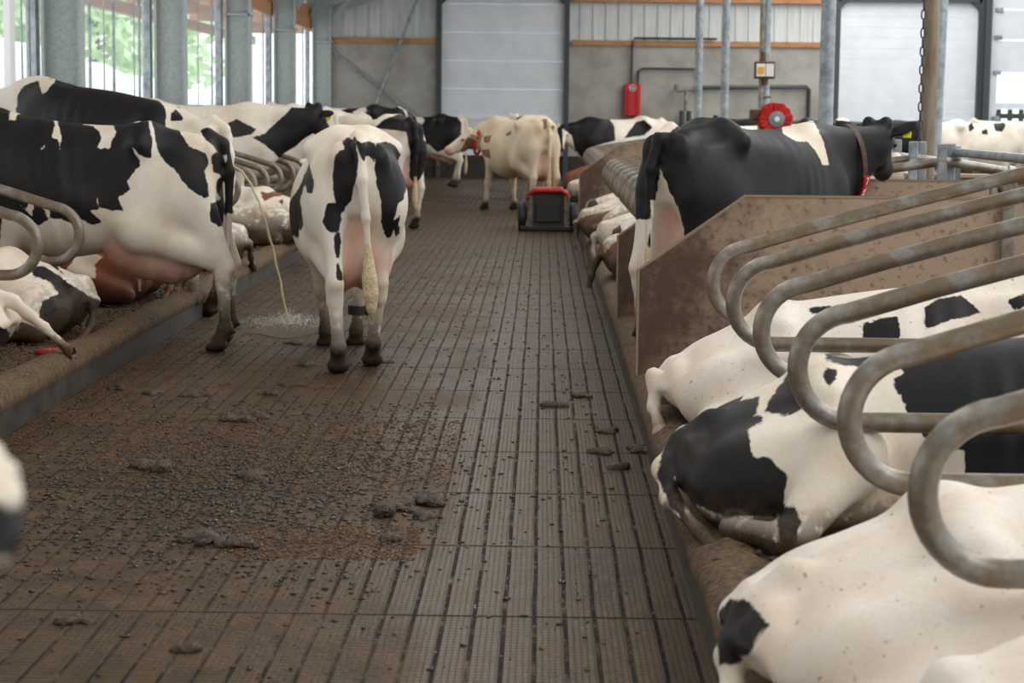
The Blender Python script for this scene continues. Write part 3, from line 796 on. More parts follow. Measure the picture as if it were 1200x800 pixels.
# coat markings: outlines in metres on two axes of each animal
PATCH = {
    'J': [((0.9967,-0.0808,0.0),(0.0039,0.0477,0.9989),[(1,[(-0.031,1.362),(0.003,1.382),(0.043,1.357),(0.061,1.317),(0.067,1.236),(0.061,1.156),(0.038,1.087),(0.027,1.006),(-0.002,0.972),(-0.036,0.928),(-0.059,0.96),(-0.071,1.029),(-0.088,1.074),(-0.082,1.143),(-0.077,1.235),(-0.06,1.287),(-0.04,1.304),(-0.014,1.31)]),(1,[(-0.117,0.988),(-0.071,0.992),(-0.04,0.948),(-0.036,0.891),(-0.048,0.822),(-0.088,0.812),(-0.122,0.833),(-0.143,0.879),(-0.134,0.936)]),(1,[(-0.074,0.808),(-0.04,0.813),(-0.033,0.753),(-0.044,0.66),(-0.065,0.666),(-0.074,0.729)]),(1,[(-0.065,0.643),(-0.048,0.64),(-0.019,0.534),(-0.047,0.531),(-0.065,0.556)]),(1,[(-0.237,1.245),(-0.203,1.137),(-0.197,1.097),(-0.208,1.045),(-0.243,1.056),(-0.249,1.102),(-0.3,1.027),(-0.294,0.981),(-0.277,0.935),(-0.266,0.861),(-0.283,0.82),(-0.297,0.832),(-0.3,0.768),(-0.386,0.785),(-0.386,0.98),(-0.306,1.084),(-0.271,1.176)]),(1,[(0.17,1.346),(0.221,1.37),(0.267,1.364),(0.302,1.336),(0.325,1.296),(0.354,1.256),(0.369,1.205),(0.363,1.101),(0.338,1.02),(0.315,0.997),(0.292,0.939),(0.28,0.893),(0.315,0.916),(0.313,0.812),(0.292,0.795),(0.28,0.835),(0.257,0.783),(0.234,0.789),(0.217,0.846),(0.2,0.892),(0.205,0.962),(0.193,1.054),(0.176,1.1),(0.17,1.157),(0.158,1.214),(0.164,1.295)]),(1,[(0.038,1.385),(0.061,1.362),(0.089,1.34),(0.129,1.363),(0.17,1.341),(0.164,1.214),(0.135,1.266),(0.118,1.271),(0.101,1.237),(0.078,1.271),(0.061,1.305)]),(1,[(0.362,1.296),(0.417,1.314),(0.395,1.216),(0.374,1.228)]),(1,[(0.378,1.055),(0.407,0.94),(0.375,0.865),(0.37,0.963)])])],
    'A': [((0.1991,-0.98,0.0),(0.0414,0.0084,0.9991),[(1,[(-0.676,1.756),(-0.566,1.758),(-0.163,1.763),(0.018,1.708),(0.215,1.639),(0.341,1.569),(0.4,1.512),(0.418,1.412),(0.428,1.354),(0.42,1.256),(0.395,1.247),(0.345,1.275),(0.299,1.325),(0.31,1.281),(0.348,1.239),(0.344,1.202),(0.265,1.108),(0.281,1.051),(0.207,0.996),(0.237,0.914),(0.164,0.913),(0.09,0.935),(0.069,1.004),(0.079,0.921),(0.036,0.913),(0.099,0.834),(0.035,0.823),(-0.042,0.87),(-0.05,0.82),(-0.12,0.841),(-0.161,0.863),(-0.225,0.863),(-0.302,0.817),(-0.358,0.862),(-0.455,0.848),(-0.532,0.877),(-0.555,0.719),(-1.134,0.706),(-1.116,1.666)]),(-1,[(-0.481,1.702),(-0.409,1.703),(-0.416,1.592),(-0.452,1.5),(-0.487,1.499)]),(-1,[(-0.203,1.706),(-0.151,1.649),(-0.169,1.564),(-0.188,1.514),(-0.154,1.407),(-0.158,1.3),(-0.176,1.371),(-0.213,1.385),(-0.195,1.464),(-0.206,1.506)]),(-1,[(-0.013,1.708),(0.215,1.668),(0.412,1.527),(0.326,1.483),(0.213,1.499),(0.17,1.479),(0.198,1.424),(0.191,1.396),(0.169,1.359),(0.154,1.306),(0.123,1.32),(0.098,1.306),(0.081,1.323),(0.101,1.38),(0.092,1.423),(0.05,1.463),(-0.016,1.477)]),(-1,[(-0.281,1.306),(-0.246,1.363),(-0.253,1.328),(-0.274,1.303)]),(-1,[(-0.415,0.945),(-0.343,0.877),(-0.321,0.977),(-0.349,0.984),(-0.37,0.934),(-0.385,0.92)]),(-1,[(-0.3,0.956),(-0.237,0.97),(-0.224,0.898),(-0.239,0.863),(-0.259,0.92),(-0.294,0.941)]),(-1,[(-0.525,0.862),(-0.4,0.819),(-0.337,0.82),(-0.163,0.762),(-0.164,0.705),(-0.555,0.705)]),(1,[(0.423,1.513),(0.583,1.514),(0.603,1.442),(0.624,1.392),(0.667,1.327),(0.774,1.285),(0.788,1.227),(0.759,1.169),(0.786,1.009),(0.757,0.994),(0.7,1.023),(0.614,1.103),(0.593,1.153),(0.544,1.196),(0.508,1.225),(0.459,1.304),(0.439,1.426)]),(1,[(0.739,1.443),(0.783,1.461),(0.84,1.452),(0.955,1.395),(1.274,1.434),(1.271,0.893),(0.951,0.896),(0.901,0.9),(0.885,0.813),(0.842,0.813),(0.792,0.849),(0.79,0.965),(0.851,0.977),(0.872,0.995),(0.837,1.031),(0.837,1.104),(0.881,1.147),(0.823,1.162),(0.802,1.227),(0.81,1.285),(0.868,1.292),(0.903,1.227),(0.911,1.271),(0.853,1.292),(0.817,1.328),(0.76,1.386)])])],
    'B': [((0.5624,-0.8269,0.0),(0.0222,0.0151,0.9996),[(1,[(-0.7,1.583),(-0.662,1.659),(-0.55,1.706),(-0.438,1.723),(-0.213,1.764),(0.027,1.729),(0.238,1.656),(0.344,1.596),(0.283,1.58),(0.343,1.488),(0.341,1.319),(0.082,1.27),(-0.369,1.328),(-0.725,1.416)]),(-1,[(-0.55,1.706),(-0.43,1.723),(-0.438,1.685),(-0.492,1.616),(-0.522,1.592)]),(1,[(0.381,1.465),(0.419,1.489),(0.464,1.428),(0.456,1.405),(0.372,1.404)]),(1,[(0.397,1.558),(0.442,1.528),(0.447,1.497),(0.412,1.527)])])],
    'G': [((0.2819,-0.9594,0.0),(0.0757,0.0222,0.9969),[(1,[(0.527,0.395),(0.616,0.409),(0.725,0.325),(0.812,0.263),(0.886,0.216),(0.96,0.184),(0.954,-0.151),(0.627,-0.121),(0.454,0.041),(0.463,0.094),(0.514,0.078),(0.557,0.058),(0.59,0.205),(0.686,0.249),(0.65,0.31),(0.563,0.342)]),(1,[(0.624,0.454),(0.66,0.446),(0.733,0.355),(0.689,0.378)])])],
    'F': [((0.2368,-0.9716,0.0),(0.065,0.0158,0.9978),[(1,[(-9,-9),(9,-9),(9,9),(-9,9)]),(-1,[(0.186,0.209),(0.311,0.36),(0.441,0.305),(0.388,0.252),(0.395,0.162),(0.273,0.163)]),(-1,[(0.086,0.485),(0.171,0.36),(0.16,0.218),(0.014,0.272)])])],
    'H': [((0.3234,-0.9463,0.0),(0.0814,0.0278,0.9963),[(1,[(0.779,0.167),(0.849,0.143),(0.883,0.073),(0.998,-0.046),(1.051,-0.071),(1.059,-0.118),(0.907,-0.067),(0.774,-0.017)])])],
    'C': [((0.0851,0.9964,0.0),(-0.0122,0.001,0.9999),[(1,[(0.668,1.073),(0.81,1.121),(1.032,1.329),(1.222,1.52),(1.349,1.554),(1.827,1.528),(1.827,1.019),(1.316,1.015),(1.284,0.887),(1.189,0.791),(1.03,0.79),(0.904,0.916),(0.778,1.01)]),(1,[(0.339,1.196),(0.496,1.276),(0.715,1.168),(0.652,1.104),(0.463,1.071)])])],
    'E1': [((0.2586,-0.966,0.0),(0.054,0.0145,0.9984),[(1,[(0.912,0.201),(0.955,0.099),(0.94,0.056),(0.897,0.129)])])],
    'E2': [((0.321,-0.9471,0.0),(0.0449,0.0152,0.9989),[(1,[(0.377,0.528),(0.461,0.511),(0.597,0.546),(0.605,0.486),(0.495,0.469),(0.419,0.426)]),(1,[(0.563,0.426),(0.605,0.452),(0.605,0.384)]),(1,[(0.665,0.512),(0.69,0.529),(0.69,0.478)])])],
    'D1': [((0.1753,-0.9845,0.0),(0.0119,0.0021,0.9999),[(1,[(-0.47,1.444),(-0.365,1.498),(-0.233,1.486),(-0.168,1.408),(-0.208,1.289),(-0.366,1.313),(-0.458,1.365)])])],
    'M': [((0.2,-0.9798,0.0),(0.008,0.0016,1.0),[(1,[(-0.167,1.39),(0.345,1.509),(0.687,1.499),(0.859,1.402),(0.945,1.232),(0.403,1.141),(-0.167,1.135)]),(-1,[(0.004,1.35),(0.231,1.466),(0.26,1.367),(0.089,1.322)])])],
    'K': [((0.8371,-0.547,0.0),(0.0088,0.0135,0.9999),[(1,[(-0.014,1.303),(0.112,1.418),(0.289,1.483),(0.517,1.485),(0.619,1.385),(0.62,1.158),(0.747,1.084),(0.697,0.881),(0.571,0.652),(0.508,0.588),(0.432,0.676),(0.443,0.98),(0.391,1.257),(0.189,1.28)])])],
    'L': [((0.3004,-0.9538,0.0),(0.0099,0.0031,0.9999),[(1,[(-0.527,1.522),(-0.18,1.526),(-0.113,1.311),(-0.004,1.268),(0.039,1.355),(-0.071,1.476),(0.604,1.535),(0.78,1.32),(0.782,0.973),(0.565,0.819),(0.304,0.708),(0.107,0.879),(-0.002,0.791),(-0.524,0.743)]),(1,[(0.975,1.409),(1.258,1.455),(1.217,1.194),(1.044,1.019),(0.977,1.192)])])],
    'O': [((0.865,-0.5017,0.0),(0.0069,0.0119,0.9999),[(1,[(-0.907,0.943),(-0.793,1.158),(-0.693,1.11),(-0.692,0.929),(-0.79,0.862),(-0.906,0.877)]),(1,[(-0.545,1.161),(-0.413,1.179),(-0.445,1.063),(-0.528,1.063)]),(1,[(-0.576,0.947),(-0.444,0.965),(-0.426,0.817),(-0.559,0.865)]),(1,[(-0.198,1.198),(-0.116,1.254),(-0.099,1.199),(-0.181,1.165)]),(1,[(0.361,1.417),(0.427,1.424),(0.412,1.286),(0.379,1.27)]),(1,[(0.478,1.32),(0.544,1.337),(0.522,1.222)])])],
    'P': [((-0.4026,-0.9154,0.0),(0.0105,-0.0046,0.9999),[(1,[(-1.153,1.278),(-1.097,1.514),(-0.328,1.562),(-0.147,1.289),(-0.123,1.034),(-0.496,0.932),(-0.65,0.694),(-0.729,0.693),(-0.87,0.888),(-0.933,1.124)]),(1,[(0.034,1.076),(0.246,1.372),(0.402,1.421),(0.562,1.278),(0.408,1.139)]),(1,[(-1.192,1.239),(-1.102,1.318),(-1.079,0.847),(-1.106,0.767),(-1.187,0.885)]),(1,[(-0.849,1.282),(-0.778,1.282),(-0.771,0.85),(-0.87,0.829),(-0.854,1.085)]),(1,[(-0.092,1.533),(0.086,1.535),(0.047,1.468),(-0.051,1.479)])])],
    'BROWN': [((0.0355,0.9994,0.0),(-0.031,0.0011,0.9995),[(1,[(-9,-9),(9,-9),(9,9),(-9,9)])])],
    'R': [((0.7829,0.6222,0.0),(-0.0198,0.0249,0.9995),[(1,[(-9,-9),(9,-9),(9,9),(-9,9)]),(-1,[(0.206,1.407),(0.215,1.467),(0.324,1.499),(0.424,1.48),(0.487,1.34),(0.521,1.2),(0.471,1.2),(0.429,1.289),(0.368,1.349),(0.298,1.348),(0.237,1.377)]),(-1,[(-0.609,1.387),(-0.58,1.469),(-0.489,1.48),(-0.454,1.42),(-0.497,1.379),(-0.568,1.378)]),(-1,[(-0.549,1.155),(-0.511,1.065),(-0.415,0.863),(-0.381,0.66),(-0.479,0.495),(-0.56,0.473),(-0.591,0.779),(-0.58,0.962)]),(-1,[(-0.873,0.831),(-0.598,0.844),(-0.625,0.676),(-0.579,0.616),(-0.563,-0.164),(-0.855,-0.171)]),(-1,[(-0.604,0.962),(-0.558,0.963),(-0.543,0.248),(-0.6,0.247)])])],
    'T': [((0.1478,0.989,0.0),(-0.0997,0.0149,0.9949),[(1,[(-0.042,0.453),(0.025,0.477),(0.099,0.49),(0.115,0.425),(0.102,0.382),(-0.04,0.381)]),(1,[(0.214,0.529),(0.269,0.566),(0.371,0.587),(0.453,0.514),(0.342,0.482),(0.217,0.435)]),(1,[(-0.276,0.512),(-0.169,0.529),(-0.196,0.5),(-0.261,0.491)]),(1,[(0.559,0.566),(0.72,0.649),(0.722,0.578),(0.585,0.524)])])],
    'U': [((0.1696,0.9855,0.0),(-0.1648,0.0284,0.9859),[(1,[(-0.919,0.246),(-0.872,0.296),(-0.798,0.366),(-0.714,0.409),(-0.672,0.418),(-0.671,0.389),(-0.61,0.401),(-0.606,0.344),(-0.626,0.329),(-0.589,0.335),(-0.583,0.317),(-0.629,0.286),(-0.619,0.249),(-0.603,0.202),(-0.556,0.204),(-0.496,0.15),(-0.496,0.112),(-0.504,0.055),(-0.521,0.022),(-0.69,0.009),(-0.787,0.042),(-0.846,0.096),(-0.877,0.152),(-0.916,0.179)]),(1,[(-0.522,0.057),(-0.466,0.06),(-0.441,0.013),(-0.454,-0.058),(-0.471,-0.112),(-0.494,-0.151),(-0.51,-0.152),(-0.502,-0.06)]),(1,[(-0.587,0.35),(-0.567,0.403),(-0.518,0.485),(-0.472,0.496),(-0.431,0.408),(-0.43,0.375),(-0.476,0.349),(-0.527,0.336)]),(1,[(-0.402,0.508),(-0.355,0.491),(-0.359,0.462),(-0.381,0.436),(-0.396,0.456)]),(1,[(-0.404,0.579),(-0.243,0.631),(-0.117,0.729),(0.208,0.813),(0.477,0.82),(0.496,0.066),(0.049,0.054),(0.044,0.248),(-0.025,0.25),(-0.048,0.254),(-0.085,0.29),(-0.138,0.367),(-0.153,0.409),(-0.177,0.441),(-0.178,0.473),(-0.147,0.489),(-0.156,0.498),(-0.24,0.528),(-0.295,0.507),(-0.351,0.515),(-0.403,0.527)]),(1,[(-0.923,0.12),(-0.911,0.23),(-0.876,0.163),(-0.828,0.056),(-0.793,-0.015),(-0.808,-0.032),(-0.868,0.041)])])],
    'V': [((0.1923,0.9813,0.0),(-0.2333,0.0457,0.9713),[(1,[(-0.94,0.16),(-0.917,0.192),(-0.868,0.197),(-0.814,0.142),(-0.851,0.086),(-0.881,0.047),(-0.923,0.045)])])],
    'S1': [((0.0544,0.9985,0.0),(-0.0418,0.0023,0.9991),[(1,[(-0.883,0.349),(-0.81,0.374),(-0.765,0.302),(-0.783,0.217),(-0.868,0.203),(-0.886,0.276)])])],
    'S2': [((0.0544,0.9985,0.0),(-0.0463,0.0025,0.9989),[(1,[(-0.987,0.202),(-0.835,0.292),(-0.583,0.351),(-0.648,0.284),(-0.68,0.229),(-0.767,0.206),(-0.788,0.118),(-0.797,0.008),(-0.984,0.005)])])],
    'S3': [((0.0682,0.9977,0.0),(-0.0519,0.0035,0.9986),[(1,[(-0.769,0.272),(-0.701,0.331),(-0.681,0.273),(-0.709,0.214),(-0.767,0.193)]),(1,[(-0.612,0.294),(-0.535,0.344),(-0.535,0.305),(-0.602,0.264)])])],
    'S4': [((0.0767,0.9971,0.0),(-0.0598,0.0046,0.9982),[(1,[(-1.089,0.34),(-0.91,0.326),(-0.883,0.242),(-0.817,0.311),(-0.716,0.363),(-0.581,0.399),(-0.572,-0.025),(-1.083,-0.035)]),(-1,[(-0.773,0.277),(-0.715,0.329),(-0.73,0.227),(-0.771,0.158)])])],
    'BLACKALL': [((-0.1567,-0.9876,0.0),(0.0108,-0.0017,0.9999),[(1,[(-9,-9),(9,-9),(9,9),(-9,9)])])],
    'BR3': [((0.1938,0.981,0.0),(-0.0104,0.0021,0.9999),[(1,[(-9,-9),(9,-9),(9,9),(-9,9)]),(-1,[(-0.584,1.501),(-0.333,1.612),(-0.169,1.454),(-0.422,1.393)])])],
    'W1': [((0.2822,0.9593,0.0),(-0.0104,0.003,0.9999),[(1,[(-0.181,1.364),(-0.119,1.454),(-0.061,1.321),(-0.155,1.253)]),(1,[(0.275,1.437),(0.403,1.527),(0.517,1.395),(0.457,1.26),(0.325,1.281)]),(1,[(0.063,1.278),(0.171,1.324),(0.197,1.212),(0.087,1.211)])])],
    'I': [((-0.151,0.9885,0.0),(-0.1829,-0.0279,0.9827),[(1,[(1.233,1.159),(1.493,1.134),(1.491,1.098),(1.231,1.107)])])],
}
# ------------------------------------------------------------------ outside: yard and trees
rngo = random.Random(4)
b = MB(); b.box(-90, -5.4, -10, 140, -.3, -.05)
yard = NT('yard_gravel'); yn = yard.noise(.4, 5, .6)
yard.base(yard.mix(yard.ramp(yn, .35, .7), lin(232, 230, 226), lin(205, 202, 196))); yard.rough(.9)
struct(b.build('floor_yard', yard.m))
leafm = NT('foliage'); ln = leafm.noise(1.4, 4, .6)
leafm.base(leafm.mix(leafm.ramp(ln, .35, .65), lin(206, 228, 180), lin(170, 208, 146))); leafm.rough(.6)
M['leaf'] = leafm.m
M['bark'] = simple('bark', lin(92, 76, 60), .85, 0, lin(70, 58, 46), 8)
def tree(x, y, hh, r, label):
    t = thing('tree', (x, y, 0))
    b = MB(); b.tube([(0, 0, -.1), (.1, 0, hh * .3), (0, .1, hh * .6)], [.28, .2, .12], 10); b.build('trunk', M['bark'], t, True)
    b = MB()
    for i in range(3400):
        while True:
            p = Vector((rngo.uniform(-1, 1), rngo.uniform(-1, 1), rngo.uniform(-1, 1)))
            if .25 < p.length < 1: break
        lob = 1 + .22 * math.sin(p.x * 7 + x) * math.sin(p.y * 6) + .15 * math.sin(p.z * 9)
        c = Vector((p.x * r * lob, p.y * r * lob, hh * .56 + p.z * hh * .46 * lob))
        u = Vector((rngo.gauss(0, 1), rngo.gauss(0, 1), rngo.gauss(0, 1))).normalized(); v = u.orthogonal().normalized()
        s_ = rngo.uniform(.3, .5)
        b.add([c - u * s_, c - v * s_ * .5 + u * .1 * s_, c + u * s_, c + v * s_ * .5], [(0, 1, 2, 3)])
    b.build('crown', M['leaf'], t)
    tag(t, label, 'tree', 'trees outside the open side')
TREES = 'green leafy tree seen through the open left side of the barn'
for x, y, hh, r in ((-21, 44, 10, 5), (-38, 58, 13, 6), (-20, 64, 11, 5.5), (-37, 80, 13, 6), (-20, 88, 12, 6), (-33, 108, 13, 6.5)):
    tree(x, y, hh, r, TREES)
b = MB(); N = 26; vs = []
for i in range(N + 1):
    y = 24 + 40 * i / N; hh = 3.9 - 1.8 * i / N
    for j in range(9):
        a = math.pi * j / 8; vs.append((-12.2 + 3.4 * math.cos(a) + .1 * math.sin(i * 2.3 + j), y, -.06 + hh * math.sin(a) ** .8 * (1 + .02 * math.sin(i * 1.7 + j * 2))))
fs = [(i * 9 + j, i * 9 + j + 1, (i + 1) * 9 + j + 1, (i + 1) * 9 + j) for i in range(N) for j in range(8)] + [tuple(range(9)), tuple(N * 9 + j for j in range(9))[::-1]]
b.add(vs, fs); tag(b.build('silage_mound', simple('white_sheet', lin(238, 240, 240), .5), None, True, 60), 'long white sheeted mound outside, seen through the left bays', 'mound')

# ------------------------------------------------------------------ cubicle loops
def arc(cx, cz, r, a0, a1, n): return [(cx + r * math.cos(math.radians(a0 + (a1 - a0) * i / n)), cz + r * math.sin(math.radians(a0 + (a1 - a0) * i / n))) for i in range(n + 1)]
def loop_path(xt, sgn, rise=.27, reach=2.05):
    """bent tube of a cubicle divider, in the X-Z plane; xt: its alley tip"""
    r = .168; cz = .757
    A = arc(0, 0, r, -90, -264, 18)
    pts = [(reach * .95, -r + .0), (r + .12, -r)] + [(r + a, c) for a, c in A]
    a, c = pts[-1]
    n = 7
    for i in range(1, n + 1):
        t = i / n; pts.append((a + (reach - a) * t, c + rise * (reach - a) * t ** .93))
    return [(xt + sgn * p[0], cz + p[1]) for p in pts]
def divider(x, y, sgn, label, group, rise=.27, top=1.3):
    t = thing('cubicle_divider', (x, y, .2))
    b = MB(); pts = [(p[0] - x, 0, p[1] - .2) for p in loop_path(x, sgn, rise)]
    b.tube(pts, .0315, 12); b.build('loop_tube', M['galv_dirty'], t, True)
    px = sgn * 2.02
    b = MB(); b.box(px - .03, px + .03, -.03, .03, -.02, top, .006); b.build('post', M['galv'], t)
    b = MB(); b.lathe([(.04, -.02), (.044, -.02), (.044, .02), (.04, .02)], (sgn * 1.55, 0, loopz(1.55, rise)), (1, 0, rise * sgn), 12); b.build('clamp', M['galv'], t, True)
    return tag(t, label, 'divider', group)
def loopz(d, rise):
    p = loop_path(0, 1, rise)[-8:]
    for q in range(len(p) - 1):
        if p[q][0] <= d <= p[q + 1][0]: return p[q][1] + (p[q + 1][1] - p[q][1]) * (d - p[q][0]) / (p[q + 1][0] - p[q][0]) - .2
    return p[-1][1] - .2
near_lab = ['nearest galvanised cubicle loop in the bottom right corner, over the white lying cow',
            'second cubicle loop from the camera on the right, just behind the nearest one',
            'third cubicle loop on the right, crossing the back of the black and white lying cow',
            'fourth cubicle loop on the right, over the rump of the black and white lying cow',
            'fifth cubicle loop on the right, over the white cow lying by the brown board',
            'farthest loop of the near right set, standing right in front of the big brown board']
for y, lb in zip((3.97, 4.94, 5.96, 6.96, 8.0, 8.95), near_lab): 
    divider(.788, y, 1, lb, 'near loops on the right')
for i in range(12):
    y = 13.6 + i * 1.02
    divider(.788, y, 1, 'grey bent tube loop in the tight row of loops left of the black standing cow', 'middle loops on the right', .16, 1.14)
for i in range(7):
    divider(.72, 27.0 + i * 1.1, 1, 'distant grey tube loop behind the far wooden cubicle board', 'far loops on the right', .16, 1.14)
ll = {10.86: 'front left cubicle loop at the picture edge, in front of the standing spotted cow', 11.86: 'second left cubicle loop, its bend ending under the belly of the standing spotted cow'}
for i, y in enumerate((9.86, 10.86, 11.86, 13.25, 14.4, 15.5, 16.6, 17.7, 18.8, 19.9, 20.8, 21.9, 23.0, 24.1, 25.2, 26.3)):
    if i in (3, 4, 5, 6, 7): continue
    divider(-2.8 if y < 15 else -2.91, y, -1, ll.get(y, 'bent galvanised loop in the left row behind the tail of the spotted cow'), 'loops on the left row')
for i in range(12):
    t = divider(4.75, 13.5 + i * 1.05, -1, 'slanting grey tube of the opposite cubicle row at the far right', 'loops of the opposite row', .16, 1.14)

# ------------------------------------------------------------------ wooden cubicle boards
def board(y, label, x0=.49, x1=2.85, th=.032, lighter=False):
    P = [(x0, .19), (x1, .19), (x1, 1.12), (x0 + .54, 1.12), (x0, .735)]
    t = thing('cubicle_board', (x0, y, .19))
    b = MB(); b.prism([(p[0] - x0, p[1] - .19) for p in P], 'y', 0, th); b.build('panel', M['brown_board'], t)
    b = MB(); e = .012
    q = [(P[i][0] - x0, P[i][1] - .19) for i in (0, 4, 3, 2)]
    inn = [(q[0][0] + e, q[0][1]), (q[1][0] + e, q[1][1] - e * .4), (q[2][0] + e * .3, q[2][1] - e), (q[3][0], q[3][1] - e)]
    b.prism(q + inn[::-1], 'y', -.004, th + .004); b.build('edge_trim', M['board_edge'], t)
    return tag(t, label, 'board')
board(9.95, 'big brown wooden cubicle board with a sloping corner, in front of the black standing cow')
board(12.7, 'shaded brown cubicle board half hidden behind the left hind leg of the black cow')
board(26.0, 'far brown cubicle board with sloping corner right of the red topped robot')
for i, y in enumerate((10.02,)):
    t = thing('board_post', (2.35, y - .1, .2)); b = MB(); b.box(-.035, .035, -.02, .02, 0, 1.02, .006); b.build('post', M['galv_dirty'], t)
    b = MB(); b.tube([(-.05, -.03, .78), (.05, -.03, .78)], .012, 8); b.tube([(-.05, -.03, .3), (.05, -.03, .3)], .012, 8); b.build('bolt', M['galv'], t)
    tag(t, 'flat steel post bolted to the face of the big brown board', 'post')

# ------------------------------------------------------------------ roof posts and chain on the right
def post(x, y, r, label, mat='galv', top=6.2, lean=0.0, z0=.2):
    t = thing('roof_post', (x, y, z0))
    b = MB(); b.tube([(0, 0, 0), (lean * top, 0, top)], r, 18); b.build('shaft', M[mat], t, True)
    b = MB(); b.box(-.14, .14, -.14, .14, 0, .015); b.build('base_plate', M['galv'], t)
    return tag(t, label, 'post', None)
M['post_brown'] = simple('weathered_post', lin(150, 138, 120), .6, .1, lin(118, 98, 76), 4, stretch=(2, 2, .5))
post(2.87, 36.6, .072, 'slim grey roof post, leftmost of the row, right of the red cabinet')
post(2.84, 31.0, .064, 'slim grey roof post, second from left, beside the brush post')
post(2.80, 19.6, .073, 'thick galvanised roof post left of the wide white door')
post(2.90, 14.9, .058, 'brown weathered post standing by the head of the black cow', 'post_brown')
post(4.55, 23.0, .075, 'galvanised post right behind the brown weathered post', 'galv', 6.2, .012)
def chain(x, y, z0, z1, label):
    t = thing('chain', (x, y, z0)); n = int((z1 - z0) / .068)
    b = MB()
    for i in range(n):
        z = i * .068; pts = []
        for k in range(13):
            a = 2 * math.pi * k / 12; u = .017 * math.cos(a); v = .030 * math.sin(a) + (.017 if math.sin(a) > 0 else -.017) * .4
            pts.append((u if i % 2 == 0 else .0, 0 if i % 2 == 0 else u, z + v + .03))
        b.tube(pts, .006, 6)
    b.build('links', M['dark_steel'], t, True)
    return tag(t, label, 'chain')
chain(2.82, 14.8, 1.02, 4.4, 'dark steel link chain hanging beside the head of the black cow')
# brush post
bx, by = 2.85, 25.5
post(bx, by, .062, 'post carrying the cow brush, with cable and switch box', 'galv')
bp = C.objects['roof_post.005'] if 'roof_post.005' in C.objects else None
b = MB(); b.tube([(-.05, -.07, 0.9), (-.055, -.075, 2.4), (-.04, -.075, 6.0)], .035, 8)
for z in (1.35, 1.55, 2.9, 3.6, 4.3): b.tube([(-.09, -.08, z), (.08, -.08, z)], .012, 6)
b.build('cable', M['galv_dirty'], bp, True)
t = thing('switch_box', (bx - .02, by - .12, 1.98))
b = MB(); b.box(-.13, .13, -.06, .06, 0, .22, .01); b.build('housing', M['rust'], t)
b = MB(); b.box(-.11, -.0, -.075, -.06, .03, .19); b.box(.01, .11, -.075, -.06, .03, .19); b.build('cover', M['white'], t)
b = MB(); b.box(-.095, -.015, -.082, -.075, .06, .15); b.build('warning_plate', simple('orange_plate', lin(236, 168, 30), .5), t)
b = MB(); b.tube([(-.02, 0, .22), (-.02, 0, .34)], [.04, .03], 8); b.tube([(.0, -.02, 0), (.0, -.02, -.08)], [.05, .03], 8); b.build('cable_gland', M['rust'], t, True)
tag(t, 'small box with white covers and orange plate on the brush post', 'switch box')
t = thing('cow_brush', (bx + .11, by - .2, 1.47))
rb = random.Random(9)
b = MB()
for j in range(16):
    for i in range(46):
        a = 2 * math.pi * (i + rb.random() * .6) / 46; yy = -.26 + j * .033 + rb.uniform(-.01, .01); r2 = .2 + rb.uniform(-.012, .012)
        d = Vector((math.cos(a + rb.uniform(-.05, .05)), 0, math.sin(a))); s_ = Vector((-d.z, 0, d.x))
        p0 = d * .075 + Vector((0, yy, 0)); p1 = d * r2 + Vector((0, yy + rb.uniform(-.015, .015), 0))
        b.add([p0 - s_ * .006, p0 + s_ * .006, p1 + s_ * .013, p1 - s_ * .013], [(0, 1, 2, 3)])
        b.add([p0 - Vector((0, .006, 0)), p0 + Vector((0, .006, 0)), p1 + Vector((0, .013, 0)), p1 - Vector((0, .013, 0))], [(0, 1, 2, 3)])
b.build('bristles', simple('red_bristle', lin(214, 40, 28), .5), t)
b = MB(); b.lathe([(.0, -.3), (.05, -.3), (.1, -.285), (.105, -.26), (.08, .27), (0, .27)], (0, 0, 0), (0, 1, 0), 24); b.build('hub', simple('grey_hub', lin(126, 128, 132), .5), t, True)
b = MB(); b.lathe([(.0, -.312), (.03, -.312), (.034, -.3)], (0, 0, 0), (0, 1, 0), 16); b.build('hub_cap', M['white'], t, True)
b = MB(); b.box(-.3, -.14, .0, .2, -.02, .12, .012); b.box(-.16, -.02, .1, .2, .0, .16, .01); b.build('motor_bracket', M['rust'], t)
tag(t, 'round red rotating cow brush with a grey hub', 'cow brush')

# ------------------------------------------------------------------ back wall fittings
t = thing('fire_cabinet', (2.07, YB - .02, 1.45))
b = MB(); b.box(-.19, .19, -.2, 0, 0, .76, .03); b.build('body', M['red'], t)
b = MB()
for x in (-.1, .1): b.tube([(x, -.205, .02), (x, -.205, .6)], .018, 8)
b.build('rib', simple('red_deep', lin(150, 16, 22), .4), t)
b = MB(); b.lathe([(.075, 0), (.075, .01), (.06, .01), (.06, 0)], (0, -.2, .66), (0, -1, 0), 20); b.box(-.04, .04, -.212, -.2, .645, .675); b.build('emblem', M['white'], t)
tag(t, 'tall red cabinet with a white round emblem on the back wall', 'cabinet')
def pipe(name, pts, r, label, mat='dark_steel', cat='pipe'):
    b = MB(); b.tube(pts, r, 8); o = b.build(name, M[mat], None, True); return tag(o, label, cat)
yw = YB - .08
pipe('conduit', [(2.05, yw, 2.2), (2.05, yw, 2.6), (2.05, yw - .03, 3.05), (2.1, yw - .03, 3.25), (4.0, yw - .03, 3.25)], .03, 'thin grey conduit rising from the red cabinet to the timber rail')
pipe('wall_pipe', [(2.2, yw, 2.2), (2.2, yw, 2.5), (2.3, yw, 2.56), (3.5, yw, 2.56), (3.56, yw, 2.5), (3.56, yw, 2.3)], .028, 'grey pipe running right from the red cabinet along the wall')
